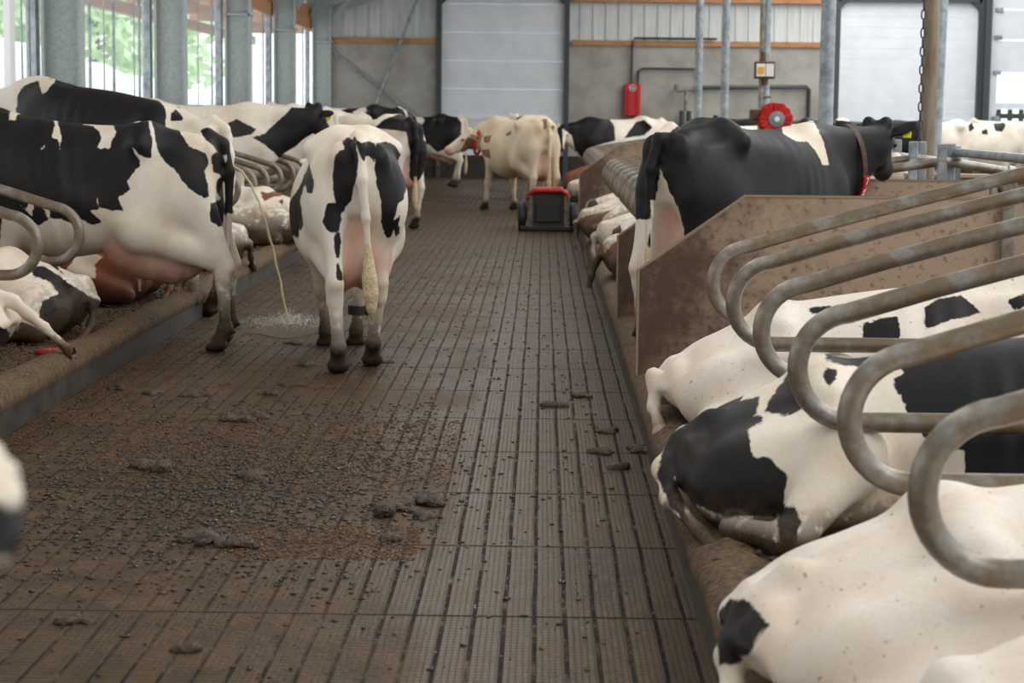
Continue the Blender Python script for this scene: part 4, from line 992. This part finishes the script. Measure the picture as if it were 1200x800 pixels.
pipe('water_pipe', [(3.5, yw, 2.14), (6.1, yw, 2.18), (6.16, yw, 2.12), (6.16, yw, .6)], .045, 'dark horizontal pipe on the back wall behind the brush')
t = thing('hydrant', (3.3, YB - .25, 0))
b = MB(); b.tube([(-.08, 0, 0), (-.08, 0, 1.6)], .06, 10); b.tube([(.08, 0, 0), (.08, 0, 1.6)], .06, 10); b.build('pipe', M['dark_steel'], t, True)
b = MB(); b.tube([(0, 0, 1.6), (0, 0, 2.1)], .04, 8); b.tube([(-.22, 0, 2.05), (.3, 0, 2.1)], .035, 8); b.tube([(-.22, 0, 2.05), (-.22, 0, 2.2)], .05, 8); b.build('valve', M['galv_dirty'], t, True)
tag(t, 'twin upright standpipes with a valve against the grey back wall', 'standpipe')
# rails at the back right
b = MB(); b.tube([(7.0, 40, 1.42), (15, 40, 1.40)], .04, 8); b.build('x', M['galv'])
o = C.objects['x']; o.name = 'rail'
tag(o, 'horizontal galvanised rail in front of the wide white door', 'rail')
t = thing('yard_fence', (11.6, YB + 1.6, 0)); 
b = MB(); 
for z in (.7, 1.5): b.box(-1.0, 3.2, -.03, .03, z, z + .12)
for i in range(16): b.box(-1.0 + i * .27, -.88 + i * .27, -.05, -.03, 0, 1.72)
b.build('slats', simple('dark_green_paint', lin(62, 72, 60), .6), t)
tag(t, 'dark slatted fence outside the window of the right door', 'fence')
b = MB(); b.box(11.95, 12.1, YB - .5, YB - .35, 0, 1.9); o = b.build('gate_post', M['galv']); tag(o, 'short grey gate post before the bright door window', 'post')
# timber board and rails at the heads of the opposite row
def simple_thing(name, mb, mat, label, cat, group=None):
    return tag(mb.build(name, mat), label, cat, group)
b = MB(); b.box(2.78, 3.42, 15.1, 15.16, .2, 1.06, .005); b.box(2.78, 3.42, 15.07, 15.19, 1.06, 1.09, .004)
simple_thing('timber_board', b, M['brown_board'], 'short brown timber board at the foot of the weathered post', 'board')
t = thing('head_rail', (2.85, 10.4, 1.3))
b = MB(); b.tube([(0, 0, -.02), (0, 3.3, -.02)], .03, 10); b.build('tube', M['galv'], t, True)
b = MB(); b.box(-.03, .03, -.03, .03, -1.1, .02); b.box(-.03, .03, 3.2, 3.26, -1.1, .02); b.build('support', M['galv'], t)
tag(t, 'galvanised head rail right of the collared black cow', 'rail')

# ------------------------------------------------------------------ slurry robot
t = thing('slurry_robot', (.085, 25.3, 0))
b = MB(); b.prism([(-.27, .07), (.27, .07), (.25, .47), (.18, .52), (-.18, .52), (-.25, .47)], 'y', .02, 1.05); b.build('body', M['machine_dark'], t)
b = MB()
M['mud_grey'] = simple('mud_crusted_grey', lin(108, 98, 86), .7, 0, lin(54, 46, 40), 22)
for q in (-1, 1):
    b = MB(); b.box(q * .235 - .035, q * .235 + .035, -.03, .04, .05, .46, .01); b.build('side_rail', M['mud_grey'], t)
b = MB(); b.tube([(-.26, .02, .43), (-.235, -.01, .49), (-.17, -.02, .53), (.17, -.02, .53), (.235, -.01, .49), (.26, .02, .43)], .032, 10); b.box(-.2, .2, .0, .7, .51, .55, .012); b.build('bumper', M['red_dirty'], t, True)
b = MB(); b.box(-.16, .16, -.012, .02, .12, .36, .01); b.build('rear_panel', M['black_rubber'], t)
for q in (-1, 1):
    b = MB(); b.lathe([(.05, -.05), (.17, -.05), (.185, -.03), (.185, .03), (.17, .05), (.05, .05)], (q * .335, .2, .185), (1, 0, 0), 26); wh = b.build('wheel', M['black_rubber'], t, True)
    b = MB(); b.lathe([(.0, -.06), (.06, -.06), (.07, -.045), (.07, .045), (.06, .06), (0, .06)], (q * .335, .2, .185), (1, 0, 0), 16); b.build('hub', M['dark_steel'], wh, True)
b = MB(); b.box(-.36, .36, -.02, .03, .012, .07, .01); b.build('scraper', M['black_rubber'], t)
tag(t, 'dark slurry robot with red top bumper and black wheels in the alley', 'robot')
# ------------------------------------------------------------------ the cows, each in its place
R_ = math.radians
def l2(theta, v):     # world direction -> local direction
    c, s = math.cos(theta), math.sin(theta)
    return (v[0] * c + v[1] * s, -v[0] * s + v[1] * c, v[2])
def band(o, c, nrm, rx, rz, width, name, mat, th=.012, z_axis=(0, 0, 1)):
    n_ = Vector(nrm).normalized(); u = Vector(z_axis); u = (u - n_ * u.dot(n_)).normalized(); s = n_.cross(u); c = Vector(c)
    b = MB(); N = 36; vs = []
    for k in range(N):
        a = 2 * math.pi * k / N; ca, sa = math.cos(a), math.sin(a)
        for q, e in ((-1, 0), (1, 0), (1, 1), (-1, 1)):
            vs.append(c + s * (rx + e * th) * ca + u * (rz + e * th) * sa + n_ * q * width / 2)
    fs = [(k * 4 + j, k * 4 + (j + 1) % 4, ((k + 1) % N) * 4 + (j + 1) % 4, ((k + 1) % N) * 4 + j) for k in range(N) for j in range(4)]
    b.add(vs, fs); ob = b.build(name, M[mat], o, True, 40)
    return ob, c, s, u, n_
DIGITS = {'7': [((-.3, .5), (.3, .5), (-.05, -.5))], '6': [((.25, .5), (-.25, .1), (-.3, -.3), (0, -.5), (.28, -.28), (0, 0), (-.25, -.1))],
          '9': [((-.25, -.5), (.25, -.1), (.3, .3), (0, .5), (-.28, .28), (0, 0), (.25, .1))]}
def collar_number(o, p, rgt, up, out, text, mat='red', hh=.042):
    """plastic number block on a collar"""
    p, rgt, up, out = Vector(p), Vector(rgt).normalized(), Vector(up).normalized(), Vector(out).normalized()
    b = MB(); W, H_ = .027, hh
    vs = [p + rgt * (x * W) + up * (y * H_) + out * d for d in (0, .016) for x, y in ((-1, -1), (1, -1), (1, 1), (-1, 1))]
    b.add(vs, [(0, 1, 2, 3), (4, 5, 6, 7), (0, 1, 5, 4), (1, 2, 6, 5), (2, 3, 7, 6), (3, 0, 4, 7)])
    blk = b.build('number_block', M[mat], o)
    n = len(text); b = MB()
    for i, ch in enumerate(text):
        cy = (n - 1 - 2 * i) * H_ / n
        for st in DIGITS[ch]:
            b.tube([p + out * .018 + rgt * (x * .034) + up * (cy + y * 1.4 * H_ / n) for x, y in st], .0045, 6)
    b.build('number', M['white'], blk)
    return blk

# --- the two hero cows of the alley
t_ = R_(10)
oJ, hJ = cow('cow', standing(h=.0135, slope=-.02, hind=((.05, -.16), (-.06, .14)), fore=((.06, .02), (-.06, .05)), udder=1.12, poll=(.05, 1.25, 1.22), nose=(.1, .7, -.6),
     tail=[(0, -.80, 1.42), (0, -.90, 1.36), (.01, -.955, 1.18), (.035, -.955, .95), (.05, -.95, .72)], switch=1.15),
     M['coat_black'], (-1.2, 12.15), t_, 'black and white cow seen from behind, standing alone in the middle of the alley', 'J', dirt_z=.45, scale=.97)
b_, *_ = band(oJ, (.108, .585, .25), (0, .0, 1), .045, .047, .06, 'leg_band', 'black_rubber', .016, (0, 1, 0))
b = MB(); b.box(.14, .21, .55, .61, .215, .285, .012); b.build('tracker', M['black_rubber'], b_)

oA, hA = cow('cow', standing(h=.014, slope=.1, hind=((-.06, -.24), (.08, -.2)), fore=((0, 0), (0, .1)), udder=1.32, poll=(0, 1.4, 1.5)),
     M['coat_black'], (-2.9, 12.5), R_(90), 'large black and white cow standing across the left kerb, its udder hanging full', 'A', dirt_z=.62, scale=.965)
oB, hB = cow('cow', standing(h=.018, slope=.2, arch=.08, archy=-.02, poll=(0, 1.5, 1.5)), M['coat_black'], (-3.14, 14.5), R_(68),
     'black backed cow with pale neck and rump behind the big spotted cow', 'B', scale=1.02)
oG, hG = cow('cow', lying(h=.016, side=-1, height=.8, poll=(.2, 1.1, .82), nose=(.8, .25, -.5)), M['coat_black'], (-3.55, 11.4), R_(90),
     'white cow with black rump lying at the left kerb under the front loops', 'G', lift=.18, rump_dirt=.6, dirt_z=.25)
oF, hF = cow('cow', lying(h=.02, side=-1, height=.85, poll=(.2, 1.1, .82), nose=(.8, .25, -.5)), M['coat_red'], (-3.52, 13.62), R_(90),
     'reddish brown and white cow lying beneath the standing spotted cow', 'F', lift=.18, dirt_z=.15)
oH, hH = cow('cow', lying(h=.018, side=-1, height=.7, poll=(.2, 1.1, .82), nose=(.8, .25, -.5), tail=[(0, -.8, .37), (0, -.93, .32), (.02, -1.0, .25), (.04, -1.08, .18), (.05, -1.16, .1)], switch=.9), M['coat_black'], (-3.72, 10.3), R_(90),
     'cow lying at the very left edge, its white tipped tail hanging over the kerb', 'H', lift=.18, dirt_z=.2)
# --- left row, further back
tC = R_(-75)
oC, hC = cow('cow', standing(h=.018, poll=(0, 1.36, 1.36), nose=l2(tC, (.3, .85, -.45)), udder=.9), M['coat_black'], (-3.98, 22.3), tC,
     'cow with a black neck, white shoulder and yellow tag, left of the rear facing cow', 'C', lift=.12, tags=(1,), scale=1.02)
cow('cow', lying(h=.022, side=1, height=.85, poll=(.2, 1.1, .82), nose=(.8, .25, -.5)), M['coat_red'], (-3.4, 16.5), R_(86), 'pale pinkish cow lying behind the tail of the big spotted cow', 'E1', lift=.18)
cow('cow', lying(h=.022, side=-1, height=.9, poll=(.2, 1.1, .82), nose=(.8, .25, -.5)), M['coat_red'], (-3.2, 19.6), R_(80), 'white cow with red speckles lying just left of the rear facing cow', 'E2', lift=.18)
cow('cow', standing(h=.024, udder=.9, poll=(.3, 1.12, 1.3), nose=(.8, .3, -.5)), M['coat_clean'], (-3.5, 24.6), R_(88), 'pale cow with one black back spot by the left windows', 'D1', lift=.12)
cow('cow', standing(h=.026, udder=.9, poll=(.3, 1.08, 1.25), nose=(.9, .05, -.5)), M['coat_clean'], (-3.5, 29.7), R_(84), 'plain pinkish white cow showing only its back beyond the black neck', None, lift=.05)
cow('cow', standing(h=.026), M['coat_black'], (-3.2, 33.0), R_(84), 'dark backed cow with white shoulder in front of the left concrete wall', 'M', lift=.15)
cow('cow', standing(h=.02, fore=((0, .1), (0, -.05))), M['coat_black'], (-2.2, 26.0), R_(38), 'black and white cow standing behind the right hip of the rear facing cow', 'K', dirt_z=.35)
cow('cow', standing(h=.024, hind=((0, -.1), (0, .1))), M['coat_black'], (-2.45, 40.3), R_(76), 'black bodied cow with white rump standing far back before the white roller door', 'L', dirt_z=.35)
# --- middle, behind the robot
tO = R_(31)
oO, hO = cow('cow', standing(h=.016, poll=(-.2, 1.16, 1.17), nose=l2(tO, (-.9, -.2, -.5)), hind=((0, .05), (0, -.1)), fore=((-.05, .12), (.02, -.12)), udder=1.05, neckmid=(-.05, .98, 1.24)),
     M['coat_cream'], (-.37, 30.4), tO, 'cream white cow with red collar and brown patched head, behind the robot', 'O', dirt_z=.3, tags=(0, 1))
cn = Vector((-.12, 1.02, 1.07)); nn = Vector((-.25, .35, .1))
band(oO, cn, nn, .12, .21, .05, 'collar', 'red', .012)
cow('cow', standing(h=.026), M['coat_red'], (-.2, 34.4), R_(14), 'cow almost hidden behind the cream white cow, its legs showing', None, seed=4, dirt_z=.3)
tP = R_(112)
oP, hP = cow('cow', standing(h=.02, poll=(.02, 1.2, 1.24), nose=l2(tP, (-.1, -1, -1.0)), neckmid=(.02, .98, 1.22)), M['coat_black'], (1.48, 36.7), tP,
     'black and white cow with white blaze facing the camera, behind the robot', 'P', tags=(0,))
cow('cow', lying(h=.026, side=1, height=.95), M['coat_red'], (1.25, 29.6), R_(-90), 'brown cow lying below the white blazed head far behind the robot', 'BROWN', lift=.2)
cow('cow', lying(h=.022, side=1, height=.85), M['coat_red'], (1.27, 27.3), R_(-90), 'brown and white cow lying just left of the far cubicle board', None, seed=21, lift=.2)
# --- right row
tR = R_(-44)
oR, hR = cow('cow', standing(h=.0135, hind=((.03, -.16), (.02, .02)), poll=(.1, 1.27, 1.40), nose=l2(tR, (.3, .9, -.55)), udder=1.1, ear=-.5,
     tail=[(0, -.80, 1.42), (0, -.90, 1.36), (-.02, -.955, 1.18), (-.03, -.95, .9), (-.03, -.95, .62)], switch=.75),
     M['coat_black'], (1.21, 11.5), tR, 'black cow with white shoulder patch and number collar behind the brown board', 'R', lift=.17, scale=.9, tags=(0, 1))
cb, cc, cs, cu, cn_ = band(oR, (.05, 1.03, 1.205), (.12, .92, .16), .135, .245, .045, 'collar', 'strap', .012)
for a_, tx in ((-30, '7'), (-52, '69')):
    k_ = 1 if cs.x > 0 else -1
    ca, sa = math.cos(R_(a_)) * k_, math.sin(R_(a_))
    out = (cs * ca / .135 + cu * sa / .245).normalized()
    collar_number(cb, cc + cs * .149 * ca + cu * .259 * sa, cn_, out.cross(cn_) * (1 if out.cross(cn_).z > 0 else -1), out, tx, 'red', .036)
cow('cow', lying(h=.014, side=1, height=.87, drop=.22), M['coat_clean'], (1.44, 8.5), R_(-90), 'white cow with black back spots lying against the big brown board', 'T', lift=.17, dirt_z=.12)
cow('cow', lying(h=.0105, side=1, height=.87, drop=.2, udder=True, hind_out=.6, near=((.42, -.40, .30), (.60, -.58, .075), (.44, -.74, .07), (.36, -.72, .06)),
     tail=[(-.0, -.78, .34), (.03, -.88, .27), (.12, -.945, .2), (.24, -.93, .12), (.42, -.84, .05)], switch=.6), M['coat_black'], (1.35, 6.45), R_(-90),
     'big black and white cow lying with a black haunch, white tailed, under the near loops', 'U', lift=.17, dirt_z=.2)
cow('cow', lying(h=.0105, side=1, height=.78, drop=.2, tail=[(0, -.78, .30), (.0, -.88, .22), (.05, -.93, .12), (.12, -.93, .05), (.3, -.88, .03)], switch=.4), M['coat_clean'], (1.37, 4.46), R_(-88), 'white cow with a black tail head lying at the bottom right', 'V', lift=.17, dirt_z=.05)
cow('cow', lying(h=.018, side=1, height=.8, drop=.1), M['coat_clean'], (1.62, 3.42), R_(-90), 'white cow rump cut off by the bottom right corner', None, lift=.17, dirt_z=.05)
cow('cow', lying(h=.018, side=1, height=.8), M['coat_black'], (1.42, 22.4), R_(-90), 'white cow with a black haunch lying first behind the robot side of the loops', 'S1', lift=.18)
cow('cow', lying(h=.018, side=1, height=.8), M['coat_red'], (1.3, 20.2), R_(-90), 'cow with a brown rimmed white rump lying under the middle loops', 'S2', lift=.18)
cow('cow', lying(h=.018, side=1, height=.8), M['coat_clean'], (1.43, 18.0), R_(-90), 'white cow with small black patch lying under the middle loops', 'S3', lift=.18)
cow('cow', lying(h=.016, side=1, height=.8, tail=[(0, -.8, .35), (0, -.90, .28), (.02, -.965, .16), (.05, -1.0, .05), (.07, -1.02, -.05)], switch=.4), M['coat_red'], (1.40, 15.6), R_(-90), 'brown cow lying left of the shaded board, its tail over the kerb', 'S4', lift=.18)
# --- far right
cow('cow', standing(h=.028, udder=.9), M['coat_clean'], (3.15, 32.6), R_(-84), 'white backed cow standing left of the red brush', None, scale=.95)
cow('cow', standing(h=.028), M['coat_black'], (4.7, 38.2), R_(92), 'black backed cow right of the red brush in the background', 'BLACKALL')
cow('cow', standing(h=.028), M['coat_black'], (6.3, 39.0), R_(-88), 'black cow with white shoulder before the wide white door', 'BR3')
cow('cow', standing(h=.028), M['coat_black'], (4.45, 27.8), R_(8), 'dark back seen just over the head of the black cow', 'BLACKALL', scale=.97)
cow('cow', standing(h=.028), M['coat_black'], (8.35, 38.0), R_(-86), 'mostly white cow with black spots under the bright window, left one', 'W1')
cow('cow', standing(h=.028), M['coat_red'], (9.9, 39.2), R_(88), 'white and brown cow at the right edge below the bright window', None, seed=31)

tI = R_(-78)
oI, hI = cow('cow', standing(h=.014, poll=(.12, 1.26, 1.315), nose=l2(tI, (-.05, .8, -.6)), udder=.9, ear=.9), M['coat_black'], (-1.872, 1.32), tI,
     'blurred pale cow with yellow tag at the left edge, closest to the camera', 'I', tags=(0, 1))
# ------------------------------------------------------------------ dung, litter and the wet spot
rd = np.random.default_rng(77)
def clump(x, y, r, z=0.0, mat='dung'):
    f = Field((-r * 1.9, -r * 1.9, -.02), (r * 1.9, r * 1.9, r * 1.2), max(.007, r / 11))
    for i in range(11):
        a = rd.uniform(0, 6.28); q = r * rd.uniform(0, 1.1); s = r * rd.uniform(.22, .48)
        f.ell((q * math.cos(a) * 1.05, q * math.sin(a), s * .12 + r * rd.uniform(0, .16)), (s * rd.uniform(.8, 1.2), s * rd.uniform(.8, 1.2), s * rd.uniform(.4, .7)), .02)
    V, Fq = f.mesh()
    dis = np.zeros(len(V))
    for q in range(7):
        kv = rd.normal(size=3) * (5 + 4 * q) / r * .5; dis += np.sin(V @ kv + rd.uniform(0, 6.28)) / (1 + q * .6)
    V = V + (dis[:, None] * (.25, .25, .8) * r * .035).astype(np.float32) + rd.normal(size=V.shape).astype(np.float32) * r * .015
    me = bpy.data.meshes.new('dung_clump'); me.from_pydata(V.tolist(), [], Fq.tolist())
    me.materials.append(M[mat]); o = bpy.data.objects.new('dung_clump', me); C.objects.link(o); o.location = (x, y, z - .004)
    return o
CL = [
    (-1.605, 12.727, 0.05600000000000001, 'dung clump on the floor between the two standing spotted cows'),
    (-1.404, 11.655, 0.05600000000000001, 'flat dung clump just left of the rear facing cow hind hoof'),
    (-1.382, 10.768, 0.064, 'dung clump in front of the rear facing cow, to its left'),
    (-1.842, 10.363, 0.072, 'low dung clump on the floor before the big spotted cow'),
    (-2.292, 10.583, 0.064, 'dung lump near the left kerb below the hanging tail'),
    (-2.073, 10.374, 0.048, 'small dung lump right of the hanging tail'),
    (-1.44, 10.431, 0.064, 'dung smear lump in the open middle of the left floor'),
    (-0.92, 11.825, 0.04000000000000001, 'dung bit right of the rear facing cow hooves'),
    (0.059, 10.159, 0.072, 'elongated dung clump on the clean right strip, left one of the pair'),
    (0.212, 10.483, 0.064, 'dung clump on the clean right strip, right one of the pair'),
    (0.331, 9.325, 0.05600000000000001, 'dark dung lump near the right kerb before the brown board'),
    (0.288, 8.726, 0.064, 'dark dung lump near the right kerb, just below another'),
    (0.46, 8.784, 0.064, 'dung lump against the right kerb by the lying white cow'),
    (0.358, 8.368, 0.05600000000000001, 'dung lump at the right kerb beside the black haunch'),
    (-1.457, 9.544, 0.096, 'large rough dung clump at the upper edge of the brown litter'),
    (-1.639, 8.219, 0.096, 'glossy wet dung clump at left of the floor'),
    (-1.172, 8.017, 0.08000000000000002, 'wet dung clump in the middle of the wet patch'),
    (-0.558, 7.405, 0.10400000000000001, 'big dung clump at the right end of the litter, left piece'),
    (-0.419, 7.565, 0.08000000000000002, 'big dung clump at the right end of the litter, right piece'),
    (-0.428, 7.27, 0.048, 'small dung lump below the big clump at the litter end'),
    (-1.06, 6.731, 0.08000000000000002, 'dung clump below the wet patch centre'),
    (-1.198, 6.833, 0.096, 'wet dung pile left of centre in the lower floor'),
    (-1.369, 5.691, 0.048, 'small dung lump in the lower left floor'),
    (-0.979, 5.394, 0.048, 'small dung lump near the bottom edge of the picture'),
    (-0.518, 6.877, 0.048, 'dung lump beside the lower brown litter patch')]
for x, y, r, lb in CL:
    tag(clump(x, y, r), lb, 'dung', 'dung clumps on the slatted floor')
def ico():
    t = (1 + 5 ** .5) / 2
    v = np.array([(-1, t, 0), (1, t, 0), (-1, -t, 0), (1, -t, 0), (0, -1, t), (0, 1, t), (0, -1, -t), (0, 1, -t), (t, 0, -1), (t, 0, 1), (-t, 0, -1), (-t, 0, 1)], float) / 1.9
    f = [(0, 11, 5), (0, 5, 1), (0, 1, 7), (0, 7, 10), (0, 10, 11), (1, 5, 9), (5, 11, 4), (11, 10, 2), (10, 7, 6), (7, 1, 8), (3, 9, 4), (3, 4, 2), (3, 2, 6), (3, 6, 8), (3, 8, 9), (4, 9, 5), (2, 4, 11), (6, 2, 10), (8, 6, 7), (9, 8, 1)]
    return v, np.array(f)
IV, IF = ico()
def fill(me, V, T):
    me.vertices.add(len(V)); me.vertices.foreach_set('co', V.astype(np.float32).ravel())
    me.loops.add(T.size); me.loops.foreach_set('vertex_index', T.astype(np.int32).ravel())
    me.polygons.add(len(T)); me.polygons.foreach_set('loop_start', np.arange(0, T.size, T.shape[1], dtype=np.int32))
    me.update(); me.validate()
def crumbs(name, n, sampler, size, mat, label, flat=.42, zf=None):
    vs = []; fs = []
    for i in range(n):
        x, y = sampler(); s = size[0] + (size[1] - size[0]) * rd.random() ** 2.6
        R = rd.normal(size=(12, 3)) * .3 + 1
        a = rd.uniform(0, 6.28); c, sn = math.cos(a), math.sin(a)
        p = IV * R * (s, s * rd.uniform(.5, 1), s * flat)
        p = np.stack([p[:, 0] * c - p[:, 1] * sn + x, p[:, 0] * sn + p[:, 1] * c + y, p[:, 2] + s * flat * .45 + (zf(x, y) if zf else 0)], 1)
        vs.append(p); fs.append(IF + 12 * i)
    me = bpy.data.meshes.new(name); fill(me, np.concatenate(vs), np.concatenate(fs))
    me.materials.append(M[mat]); o = bpy.data.objects.new(name, me); C.objects.link(o)
    return tag(o, label, 'manure', None, 'stuff')
def wet_s():
    k = rd.random()
    if k < .5: return min(max(rd.normal(-1.25, .42), -2.45), .35), rd.normal(7.9, .75)
    if k < .75: return rd.uniform(-2.4, -.5), rd.uniform(6.0, 10.2)
    return rd.uniform(-2.4, .3), rd.uniform(5.0, 22)
def dry_s():
    k = rd.random()
    if k < .55: return rd.uniform(-2.0, -.38), rd.uniform(7.9, 9.6)
    if k < .75: return rd.uniform(-1.1, -.42), rd.uniform(6.55, 7.1)
    return -2.47 + abs(rd.normal(0, .22)), rd.uniform(8.0, 13)
M['wet_dung'] = simple('wet_manure', lin(56, 40, 24), 0.1, 0, lin(36, 26, 16), 30, 0.4)
crumbs('manure_crumbs', 15000, wet_s, (.002, .014), 'wet_dung', 'wet dark manure crumbs spread over the left half of the slatted floor')
crumbs('dry_litter', 14000, dry_s, (.002, .009), 'dry_dung', 'dry brown sawdust and manure litter in patches on the floor', .45)
M['bed_crumb'] = simple('bedding_crumb', lin(92, 70, 48), .85, 0, lin(60, 46, 32), 25)
crumbs('bed_litter', 6000, lambda: (LK - .05 - abs(rd.normal(0, .35)) - .02, rd.uniform(9, 20)), (.003, .014), 'bed_crumb', 'loose brown bedding crumbs on the left cubicle kerb', .5, lambda x, y: .205)
crumbs('kerb_litter', 900, lambda: (RK + .03 + abs(rd.normal(0, .1)), rd.uniform(4, 13)), (.004, .022), 'dung', 'dark manure crumbs along the top of the right kerb', .5, lambda x, y: .205)
# dark dung roll on the right kerb
o = clump(.74, 5.5, .1, .205); o.scale = (1.3, 1, .8); tag(o, 'dark dung heap on the right kerb below the black haunch', 'dung')
# urine stream, puddle and splash
um = NT('urine'); um.base(lin(222, 214, 170)); um.rough(.1); um.b.inputs['Alpha'].default_value = .6; um.b.inputs['IOR'].default_value = 1.33
pts = []; rr = []
for i in range(26):
    t = i / 25; pts.append((-2.2 + .41 * t ** .8 + .004 * math.sin(i * 1.9), 13.75 + .1 * t, 1.13 + .03 * t - 1.155 * t ** 1.75)); rr.append(.008 + .0025 * math.sin(i * 2.1) * t)
b = MB(); b.tube(pts, rr, 8); tag(b.build('urine_stream', um.m, None, True), 'thin yellow urine stream falling behind the big spotted cow', 'liquid')
pm_ = NT('puddle'); pm_.base(lin(70, 54, 36)); pm_.rough(.33)
b = MB(); N = 40; vs = [(0, 0, .006)]
for k in range(N):
    a = 2 * math.pi * k / N; r = (1 + .15 * math.sin(3 * a + 1) + .1 * math.sin(7 * a)); vs.append((math.cos(a) * .40 * r, math.sin(a) * .75 * r, .003))
b.add(vs, [(0, 1 + k, 1 + (k + 1) % N) for k in range(N)])
b.add([(v[0], v[1], -.01) for v in vs[1:]], [tuple(range(N))[::-1]])
o = b.build('puddle', pm_.m, None, True); o.location = (-1.68, 13.9, 0); tag(o, 'wet shiny puddle on the floor under the urine stream', 'liquid')
vs = []; fs = []
for i in range(1600):
    a = rd.uniform(0, 6.28); q = abs(rd.normal(0, .22)); s = rd.uniform(.0015, .004)
    p = IV * s + (-1.78 + q * math.cos(a) * 1.2, 13.85 + q * math.sin(a), .01 + abs(rd.normal(0, .05)) * math.exp(-q * 3)); vs.append(p); fs.append(IF + 12 * i)
me = bpy.data.meshes.new('splash_drops'); me.from_pydata(np.concatenate(vs).tolist(), [], np.concatenate(fs).tolist())
sp = NT('splash'); sp.base(lin(225, 225, 220)); sp.rough(.1); sp.b.inputs['Alpha'].default_value = .6
me.materials.append(sp.m); o = bpy.data.objects.new('splash_drops', me); C.objects.link(o); tag(o, 'pale spray of droplets splashing up where the stream lands', 'liquid', None, 'stuff')
# red scrap at the left kerb
o = clump(-2.66, 10.42, .05, .215, 'red_dirty'); o.name = 'red_scrap'; tag(o, 'small red scrap beside the white tipped tail at the left edge', 'scrap')
